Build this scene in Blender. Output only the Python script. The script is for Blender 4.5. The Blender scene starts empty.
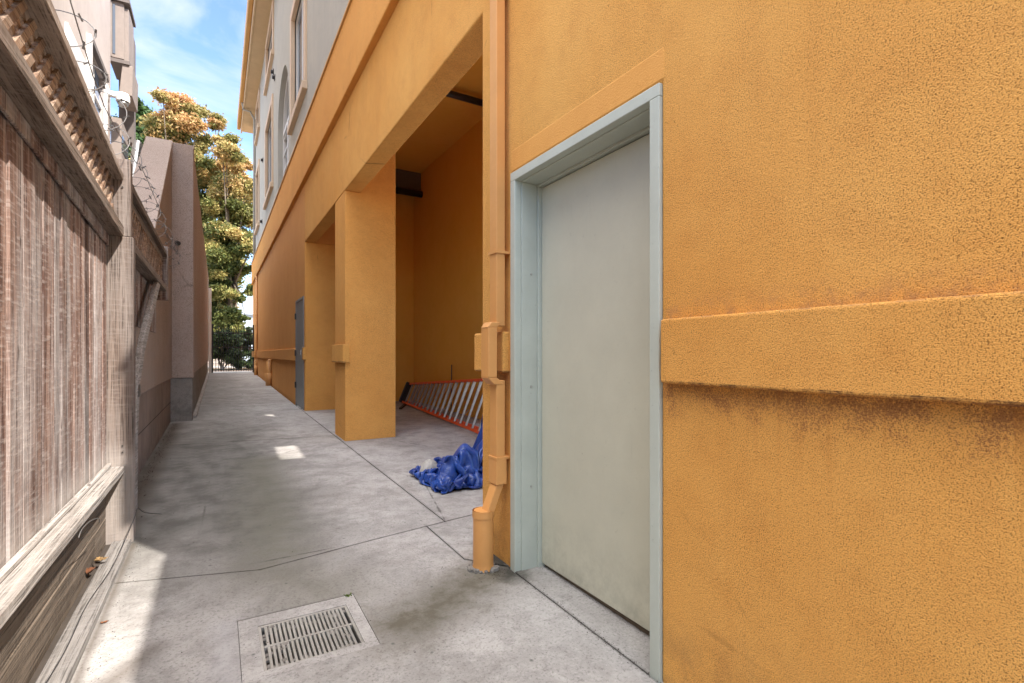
import bpy, bmesh, math, random
from mathutils import Vector, Matrix, noise
R = math.radians
random.seed(7)
sc = bpy.context.scene
col = sc.collection

# ---------------------------------------------------------------- camera
cam_d = bpy.data.cameras.new("camera")
cam = bpy.data.objects.new("camera", cam_d)
col.objects.link(cam)
cam.location = (0, 0, 1.18)
cam.rotation_euler = (R(90), 0, R(-30.5))
cam_d.sensor_width = 36
cam_d.lens = 500 / 1024 * 36
cam_d.shift_y = 12.5 / 1024
cam_d.clip_start = 0.03
cam_d.clip_end = 2000
sc.camera = cam

# ---------------------------------------------------------------- light
SUN_EL, SUN_AZ = 48.0, 29.0        # azimuth: degrees off the alley axis; the sun is behind and to the right
W = bpy.data.worlds.new("World")
sc.world = W
W.use_nodes = True
wn, wl = W.node_tree.nodes, W.node_tree.links
wn.clear()
wo = wn.new("ShaderNodeOutputWorld")
bg = wn.new("ShaderNodeBackground")
sky = wn.new("ShaderNodeTexSky")
sky.sky_type = 'NISHITA'
sky.sun_disc = False
sky.sun_elevation = R(SUN_EL)
sky.sun_rotation = R(180 - SUN_AZ)
sky.altitude = 20
sky.air_density = 1.0
sky.dust_density = 0.6
sky.ozone_density = 1.2
bg.inputs['Strength'].default_value = 0.15
tc = wn.new("ShaderNodeTexCoord")
mp = wn.new("ShaderNodeMapping")
mp.inputs['Scale'].default_value = (2.2, 2.2, 5.5)
mp.inputs['Location'].default_value = (0.35, 0.1, 0.55)
cn = wn.new("ShaderNodeTexNoise")
cn.inputs['Scale'].default_value = 1.6
cn.inputs['Detail'].default_value = 9
cn.inputs['Roughness'].default_value = 0.55
cn.inputs['Distortion'].default_value = 0.5
cr = wn.new("ShaderNodeValToRGB")
cr.color_ramp.elements[0].position = 0.47
cr.color_ramp.elements[0].color = (0, 0, 0, 1)
cr.color_ramp.elements[1].position = 0.78
cr.color_ramp.elements[1].color = (1, 1, 1, 1)
cm = wn.new("ShaderNodeMixRGB")
cm.inputs['Color2'].default_value = (1.75, 1.9, 2.15, 1)
wl.new(tc.outputs['Generated'], mp.inputs['Vector'])
wl.new(mp.outputs['Vector'], cn.inputs['Vector'])
wl.new(cn.outputs['Fac'], cr.inputs['Fac'])
wl.new(cr.outputs['Color'], cm.inputs['Fac'])
dk = wn.new("ShaderNodeMixRGB")
dk.blend_type = 'MULTIPLY'
dk.inputs['Fac'].default_value = 1
dk.inputs['Color2'].default_value = (.44, .52, .60, 1)
wl.new(sky.outputs['Color'], dk.inputs['Color1'])
wl.new(dk.outputs['Color'], cm.inputs['Color1'])
sx = wn.new("ShaderNodeSeparateXYZ")
wl.new(tc.outputs['Generated'], sx.inputs[0])
zr = wn.new("ShaderNodeValToRGB")
zr.color_ramp.elements[0].position = 0.62
zr.color_ramp.elements[0].color = (0, 0, 0, 1)
zr.color_ramp.elements[1].position = 0.85
zr.color_ramp.elements[1].color = (1, 1, 1, 1)
wl.new(sx.outputs[2], zr.inputs['Fac'])
cm2 = wn.new("ShaderNodeMixRGB")
cm2.inputs['Color2'].default_value = (10.5, 10.8, 11.2, 1)  # bright cloud overhead, out of view, added to fill the alley with light
wl.new(zr.outputs['Color'], cm2.inputs['Fac'])
wl.new(cm.outputs['Color'], cm2.inputs['Color1'])
wl.new(cm2.outputs['Color'], bg.inputs['Color'])
wl.new(bg.outputs['Background'], wo.inputs['Surface'])

sd = bpy.data.lights.new("sun", 'SUN')
sd.energy = 2.1
sd.angle = R(0.53)
sd.color = (1.0, 0.97, 0.92)
sun = bpy.data.objects.new("sun", sd)
col.objects.link(sun)
ce = math.cos(R(SUN_EL))
to_sun = Vector((math.sin(R(SUN_AZ)) * ce, -math.cos(R(SUN_AZ)) * ce, math.sin(R(SUN_EL))))
sun.rotation_euler = to_sun.to_track_quat('Z', 'Y').to_euler()
sun.location = (3, -6, 20)
vs = sc.view_settings
sc.display_settings.display_device = 'sRGB'
vs.view_transform = 'Standard'
vs.look = 'None'
vs.gamma = 1
vs.exposure = 2.28
try:
    vs.use_white_balance = True
    vs.white_balance_temperature = 6950
    vs.white_balance_tint = 14
except Exception:
    pass
vs.use_curve_mapping = False
try:
    sc.cycles.max_bounces = 10
    sc.cycles.diffuse_bounces = 8
    sc.cycles.caustics_reflective = False
    sc.cycles.caustics_refractive = False
except Exception:
    pass

# ---------------------------------------------------------------- helpers
def gz(y):
    """height of the alley surface, which climbs gently away from the camera"""
    return 0.0165 * (min(y, 26.0) - 2.4)

def tag(o, label=None, cat=None, group=None, kind=None):
    if label: o['label'] = label
    if cat: o['category'] = cat
    if group: o['group'] = group
    if kind: o['kind'] = kind
    return o

def empty(name, loc, label, cat, group=None):
    o = bpy.data.objects.new(name, None)
    col.objects.link(o)
    o.location = loc
    o.empty_display_size = 0.1
    return tag(o, label, cat, group)

class MB:
    """collects shapes (world coordinates) and links them as ONE mesh object"""
    def __init__(s):
        s.v, s.f, s.a = [], [], []
    def add(s, vs, fs, a=None):
        n = len(s.v)
        s.v += [tuple(p) for p in vs]
        s.f += [tuple(i + n for i in f) for f in fs]
        r = random.random() if a is None else a
        s.a += [r] * len(vs)
    def box(s, x0, x1, y0, y1, z0, z1, a=None):
        s.add([(x0,y0,z0),(x1,y0,z0),(x1,y1,z0),(x0,y1,z0),(x0,y0,z1),(x1,y0,z1),(x1,y1,z1),(x0,y1,z1)],
              [(0,3,2,1),(4,5,6,7),(0,1,5,4),(1,2,6,5),(2,3,7,6),(3,0,4,7)], a)
        return s
    def hexa(s, p, a=None):
        """8 corners: bottom 4 counter-clockwise then top 4"""
        s.add(p, [(0,3,2,1),(4,5,6,7),(0,1,5,4),(1,2,6,5),(2,3,7,6),(3,0,4,7)], a)
        return s
    def bar(s, p, q, w, h, up=(0,0,1), a=None):
        """box beam from p to q, w across and h along up"""
        p, q = Vector(p), Vector(q)
        d = (q - p).normalized()
        u = Vector(up)
        sx = d.cross(u)
        if sx.length < 1e-4: sx = d.cross(Vector((1,0,0)))
        sx.normalize(); u = sx.cross(d).normalized()
        c = [(-1,-1),(1,-1),(1,1),(-1,1)]
        vs = [p + sx*(i*w/2) + u*(j*h/2) for i, j in c] + [q + sx*(i*w/2) + u*(j*h/2) for i, j in c]
        s.add(vs, [(0,3,2,1),(4,5,6,7),(0,1,5,4),(1,2,6,5),(2,3,7,6),(3,0,4,7)], a)
        return s
    def tube(s, pts, r, n=10, caps=True, a=None):
        pts = [Vector(p) for p in pts]
        rs = r if isinstance(r, (list, tuple)) else [r]*len(pts)
        vs, fs = [], []
        prev = None
        for i, p in enumerate(pts):
            d = (pts[min(i+1, len(pts)-1)] - pts[max(i-1, 0)]).normalized()
            if prev is None:
                t = Vector((0,0,1)) if abs(d.z) < .9 else Vector((1,0,0))
                u = d.cross(t).normalized()
            else:
                u = (prev - d*prev.dot(d)).normalized()
            prev = u
            w = d.cross(u)
            for k in range(n):
                an = 2*math.pi*k/n
                vs.append(p + (u*math.cos(an) + w*math.sin(an))*rs[i])
        for i in range(len(pts)-1):
            for k in range(n):
                k2 = (k+1) % n
                fs.append((i*n+k, i*n+k2, (i+1)*n+k2, (i+1)*n+k))
        if caps:
            fs.append(tuple(range(n-1, -1, -1)))
            fs.append(tuple((len(pts)-1)*n + k for k in range(n)))
        s.add(vs, fs, a)
        return s
    def prism(s, poly, z0, z1, zf=None, a=None):
        """polygon in XY (counter-clockwise) between z0 and z1, which ride on zf(y)"""
        n = len(poly)
        f = zf or (lambda y: 0)
        vs = [(x, y, z0 + f(y)) for x, y in poly] + [(x, y, z1 + f(y)) for x, y in poly]
        fs = [tuple(range(n-1, -1, -1)), tuple(range(n, 2*n))]
        fs += [(i, (i+1) % n, (i+1) % n + n, i + n) for i in range(n)]
        s.add(vs, fs, a)
        return s
    def prism_x(s, poly, x0, x1, a=None):
        """polygon in YZ extruded along X"""
        n = len(poly)
        vs = [(x0, y, z) for y, z in poly] + [(x1, y, z) for y, z in poly]
        fs = [tuple(range(n)), tuple(range(2*n-1, n-1, -1))]
        fs += [(i, i+n, (i+1) % n + n, (i+1) % n) for i in range(n)]
        s.add(vs, fs, a)
        return s
    def build(s, name, mat, parent=None, smooth=False, bevel=0, segs=1, label=None):
        me = bpy.data.meshes.new(name)
        loc = Vector((0,0,0))
        if parent is not None:
            q = parent
            while q is not None:
                loc += q.location; q = q.parent
        elif s.v:
            zs = min(p[2] for p in s.v)
            loc = Vector((sum(p[0] for p in s.v)/len(s.v), sum(p[1] for p in s.v)/len(s.v), zs))
        me.from_pydata([tuple(Vector(p) - loc) for p in s.v], [], s.f)
        at = me.attributes.new("bid", 'FLOAT', 'POINT')
        at.data.foreach_set('value', s.a)
        me.materials.append(mat)
        bm = bmesh.new(); bm.from_mesh(me)
        bmesh.ops.recalc_face_normals(bm, faces=bm.faces)
        bm.to_mesh(me); bm.free()
        if smooth: me.polygons.foreach_set('use_smooth', [True]*len(me.polygons))
        o = bpy.data.objects.new(name, me)
        col.objects.link(o)
        if parent is not None: o.parent = parent
        else: o.location = loc
        if bevel:
            b = o.modifiers.new("bevel", 'BEVEL')
            b.width = bevel; b.segments = segs; b.limit_method = 'ANGLE'; b.angle_limit = R(40)
        if label: o['label'] = label
        return o

def copy_tree(o, parent=None):
    c = o.copy(); col.objects.link(c); c.parent = parent
    for ch in o.children: copy_tree(ch, c)
    return c

# ---------------------------------------------------------------- materials
class NT:
    def __init__(s, name):
        s.m = bpy.data.materials.new(name); s.m.use_nodes = True
        s.t = s.m.node_tree; s.n = s.t.nodes; s.n.clear()
        s.out = s.n.new("ShaderNodeOutputMaterial")
        s.b = s.n.new("ShaderNodeBsdfPrincipled")
        s.l(s.b.outputs[0], s.out.inputs['Surface'])
        g = s.n.new("ShaderNodeNewGeometry")
        s.pos = g.outputs['Position']          # world position: metres, so every wall has one scale
    def l(s, a, b): s.t.links.new(a, b)
    def map(s, scale=(1,1,1), loc=(0,0,0), vec=None, rot=(0,0,0)):
        m = s.n.new("ShaderNodeMapping")
        m.inputs['Scale'].default_value = scale; m.inputs['Location'].default_value = loc
        m.inputs['Rotation'].default_value = rot
        s.l(vec or s.pos, m.inputs['Vector']); return m.outputs[0]
    def noise(s, scale, detail=4, rough=.55, vec=None, dist=0):
        n = s.n.new("ShaderNodeTexNoise")
        n.inputs['Scale'].default_value = scale; n.inputs['Detail'].default_value = detail
        n.inputs['Roughness'].default_value = rough; n.inputs['Distortion'].default_value = dist
        s.l(vec or s.pos, n.inputs['Vector']); return n.outputs['Fac']
    def voro(s, scale, vec=None, feat='F1', rnd=1):
        n = s.n.new("ShaderNodeTexVoronoi"); n.feature = feat
        n.inputs['Scale'].default_value = scale; n.inputs['Randomness'].default_value = rnd
        s.l(vec or s.pos, n.inputs['Vector']); return n.outputs['Distance']
    def ramp(s, fac, stops, interp='LINEAR'):
        n = s.n.new("ShaderNodeValToRGB"); n.color_ramp.interpolation = interp
        e = n.color_ramp.elements
        while len(e) < len(stops): e.new(.5)
        for i, (p, c) in enumerate(stops):
            e[i].position = p
            e[i].color = (c, c, c, 1) if not isinstance(c, (tuple, list)) else (*c, 1)
        s.l(fac, n.inputs['Fac']); return n.outputs['Color']
    def mix(s, fac, a, b, mode='MIX'):
        n = s.n.new("ShaderNodeMixRGB"); n.blend_type = mode
        for k, v in (('Fac', fac), ('Color1', a), ('Color2', b)):
            if isinstance(v, (int, float)): n.inputs[k].default_value = v if k == 'Fac' else (v, v, v, 1)
            elif isinstance(v, tuple): n.inputs[k].default_value = (*v, 1)
            else: s.l(v, n.inputs[k])
        return n.outputs['Color']
    def math(s, op, a, b=0.0, c=0.0, clamp=False):
        n = s.n.new("ShaderNodeMath"); n.operation = op; n.use_clamp = clamp
        for i, v in enumerate((a, b, c)):
            if isinstance(v, (int, float)): n.inputs[i].default_value = v
            else: s.l(v, n.inputs[i])
        return n.outputs[0]
    def attr(s, name, out='Fac'):
        n = s.n.new("ShaderNodeAttribute"); n.attribute_name = name; return n.outputs[out]
    def sep(s, vec=None):
        n = s.n.new("ShaderNodeSeparateXYZ"); s.l(vec or s.pos, n.inputs[0]); return n.outputs
    def comb(s, x, y, z):
        n = s.n.new("ShaderNodeCombineXYZ")
        for i, v in enumerate((x, y, z)):
            if isinstance(v, (int, float)): n.inputs[i].default_value = v
            else: s.l(v, n.inputs[i])
        return n.outputs[0]
    def bump(s, h, dist=.01, strength=1, normal=None):
        n = s.n.new("ShaderNodeBump"); n.inputs['Distance'].default_value = dist
        n.inputs['Strength'].default_value = strength
        s.l(h, n.inputs['Height'])
        if normal: s.l(normal, n.inputs['Normal'])
        return n.outputs[0]
    def fin(s, colr, rough=.8, normal=None, metal=0, spec=None):
        for k, v in (('Base Color', colr), ('Roughness', rough), ('Metallic', metal)):
            if isinstance(v, (int, float)): s.b.inputs[k].default_value = v
            elif isinstance(v, tuple): s.b.inputs[k].default_value = (*v, 1)
            else: s.l(v, s.b.inputs[k])
        if normal: s.l(normal, s.b.inputs['Normal'])
        if spec is not None: s.b.inputs['Specular IOR Level'].default_value = spec
        return s.m

def stucco(name, base, dark, light, bump=.004, scale=150, speck=True, band=False, grime=True):
    t = NT(name)
    big = t.noise(1.3, 5, .6)
    mid = t.noise(9, 5, .6)
    c = t.mix(t.ramp(big, [(.3, 0), (.7, 1)]), base, light)
    c = t.mix(t.math('MULTIPLY', t.ramp(mid, [(.48, 0), (.72, 1)]), .22), c, dark)
    drip = t.noise(1, 5, .65, t.map((7, 7, .55)))
    c = t.mix(t.math('MULTIPLY', t.ramp(drip, [(.52, 0), (.68, 1)]), .12), c, dark)
    sm = t.noise(scale, 2, .6)
    s2 = t.noise(scale*.45, 4, .65)
    h = t.math('ADD', t.math('MULTIPLY', sm, .6), t.math('MULTIPLY', s2, .6))
    if speck:
        # darker tone in the pits of the dash coat
        pit = t.ramp(sm, [(.36, 1), (.46, 0)])
        dens = t.ramp(t.noise(2.2, 5, .65), [(.35, .45), (.65, 1)])
        c = t.mix(t.math('MULTIPLY', pit, dens), c, tuple(v*.30 for v in dark))
        spk = t.math('MULTIPLY', t.ramp(t.noise(95, 3, .8), [(.60, 0), (.66, 1)]), t.ramp(t.noise(1.7, 4, .6), [(.4, .25), (.65, .9)]))
        c = t.mix(spk, c, tuple(v*.40 for v in dark))
        rv = t.math('ADD', t.voro(.8, None, 'DISTANCE_TO_EDGE'), t.math('MULTIPLY_ADD', t.noise(5, 6, .75), .06, -.03))
        crk = t.math('MULTIPLY', t.ramp(rv, [(0, 1), (.0022, 0)]), t.ramp(t.noise(.8, 3), [(.55, 0), (.62, .6)]))
        c = t.mix(crk, c, tuple(v*.4 for v in dark))
        crumb = t.ramp(sm, [(.54, 0), (.62, 1)])
        c = t.mix(t.math('MULTIPLY', crumb, .30), c, light)
    if band:
        # dirt streaks under the moulding and dusty film on its top edge
        z = t.sep()[2]
        under = t.ramp(t.math('MULTIPLY_ADD', z, 1, 0), [(.93, 0), (1.0, 1)])
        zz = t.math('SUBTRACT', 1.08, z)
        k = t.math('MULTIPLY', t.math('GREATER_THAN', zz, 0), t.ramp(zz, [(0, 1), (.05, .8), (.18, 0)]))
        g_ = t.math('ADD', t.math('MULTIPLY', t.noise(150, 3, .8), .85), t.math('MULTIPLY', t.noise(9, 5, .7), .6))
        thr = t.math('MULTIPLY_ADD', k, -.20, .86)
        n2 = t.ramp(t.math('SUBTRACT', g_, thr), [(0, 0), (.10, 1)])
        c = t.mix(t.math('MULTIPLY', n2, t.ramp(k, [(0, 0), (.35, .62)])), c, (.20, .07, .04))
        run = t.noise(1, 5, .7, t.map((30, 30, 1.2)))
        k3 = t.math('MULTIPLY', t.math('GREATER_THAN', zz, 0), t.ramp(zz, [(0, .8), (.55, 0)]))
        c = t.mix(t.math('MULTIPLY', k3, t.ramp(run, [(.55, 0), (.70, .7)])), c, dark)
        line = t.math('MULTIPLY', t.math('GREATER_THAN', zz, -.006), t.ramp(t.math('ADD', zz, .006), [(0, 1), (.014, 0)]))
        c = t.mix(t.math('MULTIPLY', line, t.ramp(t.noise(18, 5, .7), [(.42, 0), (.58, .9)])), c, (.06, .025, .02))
        low = t.ramp(z, [(.0, .55), (.35, 0)])
        n3 = t.ramp(t.noise(7, 6, .7), [(.42, 0), (.7, 1)])
        c = t.mix(t.math('MULTIPLY', low, n3), c, (.13, .08, .05))
        zt = t.math('SUBTRACT', z, 1.30)
        k2 = t.math('MULTIPLY', t.math('GREATER_THAN', zt, 0), t.ramp(zt, [(0, .5), (.09, 0)]))
        n4 = t.ramp(t.noise(20, 5, .7), [(.45, 0), (.62, 1)])
        c = t.mix(t.math('MULTIPLY', k2, n4), c, (.30, .15, .09))
    nb = t.bump(h, bump, 1.0)
    nb = t.bump(t.noise(4, 3, .5), .012, .35, nb)
    return t.fin(c, .86, nb, spec=.25)

M = {}
M['orange'] = stucco("orange_stucco", (.73, .345, .080), (.53, .215, .047), (.80, .42, .115), .0075, 290, band=True)
M['orange_pier'] = stucco('orange_pier_stucco', (.71, .325, .078), (.57, .23, .05), (.77, .38, .10), .006, 260)
M['orange_smooth'] = stucco("orange_smooth_stucco", (.70, .325, .08), (.58, .24, .055), (.76, .38, .10), .003, 220)
M['orange_far'] = stucco("orange_plaster", (.62, .28, .075), (.50, .20, .055), (.67, .32, .09), .003, 120, speck=False)
M['orange_deep'] = stucco("ochre_interior_plaster", (.74, .40, .065), (.66, .33, .05), (.78, .43, .085), .002, 90, speck=False)
M['orange_plain'] = stucco('smooth_orange_render', (.69, .325, .08), (.56, .24, .055), (.73, .36, .10), .005, 240, speck=False)
M['grey_wall'] = stucco("pale_grey_stucco", (.40, .40, .37), (.31, .31, .29), (.46, .45, .40), .003, 120, speck=False)
M['taupe'] = stucco("taupe_stucco", (.38, .305, .265), (.29, .225, .19), (.43, .35, .305), .003, 140)
M['taupe_warm'] = stucco("warm_taupe_stucco", (.31, .245, .205), (.22, .165, .135), (.36, .29, .245), .003, 140)
M['house'] = stucco("beige_house_stucco", (.42, .37, .345), (.33, .29, .265), (.48, .43, .40), .004, 60, speck=False)

def paint(name, c, rough=.45, var=.12, scuff=None, metal=0, bump=.0004, low=False):
    t = NT(name)
    n = t.noise(3.5, 6, .65)
    cc = t.mix(t.ramp(n, [(.3, 0), (.7, 1)]), tuple(v*(1-var) for v in c), tuple(min(1, v*(1+var)) for v in c))
    if scuff:
        sn = t.noise(26, 6, .8)
        sc_ = t.math('MULTIPLY', t.ramp(sn, [(.62, 0), (.70, 1)]), .5)
        cc = t.mix(sc_, cc, scuff)
        st = t.noise(1, 6, .75, t.map((60, 60, 3)))
        cc = t.mix(t.math('MULTIPLY', t.ramp(st, [(.6, 0), (.75, 1)]), .3), cc, tuple(v*.7 for v in c))
    if low:
        z = t.sep()[2]
        g = t.math('MULTIPLY', t.ramp(z, [(0, .7), (.35, .04)]), t.ramp(t.noise(5, 7, .75), [(.42, 0), (.66, 1)]))
        cc = t.mix(g, cc, tuple(v*.55 for v in c))
        sv = t.noise(1, 5, .8, t.map((3, 14, 90), rot=(.5, 0, 0)))
        cc = t.mix(t.math('MULTIPLY', t.ramp(sv, [(.66, 0), (.70, 1)]), t.ramp(t.noise(2, 3), [(.5, 0), (.6, .45)])), cc, tuple(v*.6 for v in c))
        sp = t.ramp(t.voro(11), [(.02, .6), (.035, 0)])
        cc = t.mix(t.math('MULTIPLY', sp, t.ramp(t.noise(3, 3), [(.5, 0), (.55, 1)])), cc, (.12, .10, .07))
    r = t.math('MULTIPLY_ADD', t.noise(40, 4), .25, rough - .12)
    nb = t.bump(t.noise(90, 4, .6), bump, 1)
    nb = t.bump(t.noise(3, 2, .5), .004, .25, nb)
    return t.fin(cc, r, nb, metal)

M['door'] = paint("sage_door_paint", (.50, .50, .40), .5, .05, (.33, .33, .27), low=True)
M['frame'] = paint("grey_green_frame_paint", (.43, .475, .42), .42, .08, (.2, .21, .19))
M['blue_door'] = paint("blue_grey_door_paint", (.21, .225, .22), .45, .06)
M['pipe_orange'] = paint("orange_pipe_paint", (.62, .30, .095), .5, .08, (.45, .2, .06))
M['cream'] = paint("cream_trim_paint", (.62, .47, .33), .6, .06)
M['soffit'] = paint("tan_soffit_paint", (.60, .45, .27), .65, .06)
M['white'] = paint("white_paint", (.72, .71, .68), .45, .05)
M['fascia'] = paint("ochre_fascia_paint", (.55, .32, .11), .6, .08)
M['black'] = paint("black_metal_paint", (.02, .02, .022), .5, .1)
M['hinge'] = paint("steel_hinge", (.10, .09, .08), .45, .1, metal=.6)
M['steel'] = paint("brushed_steel", (.45, .45, .44), .35, .08, metal=.9)
M['alu'] = paint("ladder_aluminium", (.33, .32, .30), .4, .12, metal=.35)
M['ladder_red'] = paint("orange_red_fibreglass", (.80, .11, .03), .4, .1)
M['brown_panel'] = paint("taupe_panel", (.24, .20, .175), .7, .12)
M['dark_panel'] = paint("dark_taupe_panel", (.13, .11, .10), .7, .12)
M['galv'] = paint("galvanised_wire", (.13, .125, .12), .5, .15, metal=.4)
M['grate'] = paint("worn_cast_grate", (.34, .33, .30), .6, .25, (.14, .11, .08), metal=.2)
M['rust'] = paint("dark_soil", (.05, .04, .032), .9, .3)

def glass(name, c=(.05, .07, .09)):
    t = NT(name)
    return t.fin(c, .06, None, 0, .8)
M['glass'] = glass("window_glass", (.10, .13, .17))
M['curtain'] = paint("pale_blind", (.5, .52, .55), .3, .05)

def wood(name, a, b, c, grain_axis='z', streak=.5, grey=None, dirt=True):
    """weathered timber: grain runs along the given axis, every board gets its own tone"""
    t = NT(name)
    bid = t.attr('bid')
    off = t.math('MULTIPLY', bid, 37.0)
    s = t.sep()
    p = t.comb(t.math('ADD', s[0], off), t.math('ADD', s[1], off), t.math('ADD', s[2], off))
    sc1 = {'z': (34, 34, 1.1), 'y': (34, 1.1, 34)}[grain_axis]
    sc2 = {'z': (150, 150, 3), 'y': (150, 3, 150)}[grain_axis]
    sc3 = {'z': (12, 12, 70), 'y': (12, 70, 12)}[grain_axis]
    g1 = t.noise(1, 5, .6, t.map(sc1, vec=p), .4)
    g2 = t.noise(1, 4, .65, t.map(sc2, vec=p))
    saw = t.noise(1, 3, .6, t.map(sc3, vec=p))
    patch = t.noise(1, 4, .6, t.map({'z': (7, 7, 1.0), 'y': (7, 1.0, 7)}[grain_axis], vec=p))
    c0 = t.mix(t.ramp(g1, [(.40, 0), (.60, 1)]), a, b)
    c0 = t.mix(t.ramp(patch, [(.42, 0), (.60, streak)]), c0, grey or c)
    c0 = t.mix(t.math('MULTIPLY', t.ramp(g2, [(.38, 1), (.50, 0)]), .8), c0, tuple(v*.35 for v in a))
    c0 = t.mix(t.math('MULTIPLY', t.ramp(saw, [(.50, 0), (.66, 1)]), .32), c0, c)
    # board to board tone
    tone = t.math('MULTIPLY_ADD', t.noise(31, 0, .5, t.comb(off, 0.0, 0.0)), 1.7, .2)
    c0 = t.mix(1.0, c0, t.comb(tone, tone, tone), 'MULTIPLY')
    kn = t.voro(1, t.map({'z': (9, 9, 2.6), 'y': (9, 2.6, 9)}[grain_axis], vec=p))
    c0 = t.mix(t.ramp(kn, [(.03, .85), (.09, 0)]), c0, (.03, .018, .012))
    if grain_axis == 'z':
        # bleached fringe where splashes from the ledge weather the foot of the boards
        z = s[2]
        wob = t.math('MULTIPLY_ADD', t.noise(1, 3, .7, t.map((60, 60, 2), vec=p)), .28, -.1)
        k = t.ramp(t.math('SUBTRACT', z, wob), [(.50, 1), (.62, 0)])
        c0 = t.mix(t.math('MULTIPLY', k, .55), c0, (.40, .37, .34))
    h = t.math('ADD', t.math('MULTIPLY', g2, .6), t.math('ADD', t.math('MULTIPLY', g1, .7), t.math('MULTIPLY', saw, .35)))
    nb = t.bump(h, .006, 1)
    return t.fin(c0, .85, nb, spec=.2)

M['boards'] = wood("weathered_redwood_boards", (.095, .05, .038), (.30, .205, .165), (.47, .43, .40), 'z', .8, (.36, .335, .32))
M['rail'] = wood("grey_weathered_rail", (.12, .09, .07), (.215, .17, .14), (.26, .225, .195), 'y', .7, (.23, .20, .175))
M['ledge'] = wood("bleached_ledge_timber", (.21, .19, .17), (.35, .33, .305), (.40, .38, .36), 'y', .6, (.37, .35, .33))
M['post'] = wood("weathered_post", (.15, .11, .09), (.26, .205, .17), (.32, .28, .25), 'z', .7, (.29, .255, .23))
M['lattice'] = wood("brown_lattice_strips", (.17, .10, .065), (.33, .235, .165), (.35, .29, .23), 'y', .45, (.29, .23, .18))
M['planks'] = wood("retaining_planks", (.085, .066, .05), (.165, .133, .102), (.20, .165, .13), 'y', .5, (.16, .132, .105))
M['board_grey'] = wood("grey_ground_board", (.15, .14, .13), (.23, .22, .205), (.27, .26, .25), 'y', .5, (.25, .24, .23))
M['bark'] = wood("tree_bark", (.10, .075, .05), (.18, .14, .10), (.2, .17, .13), 'z', .4)

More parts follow.
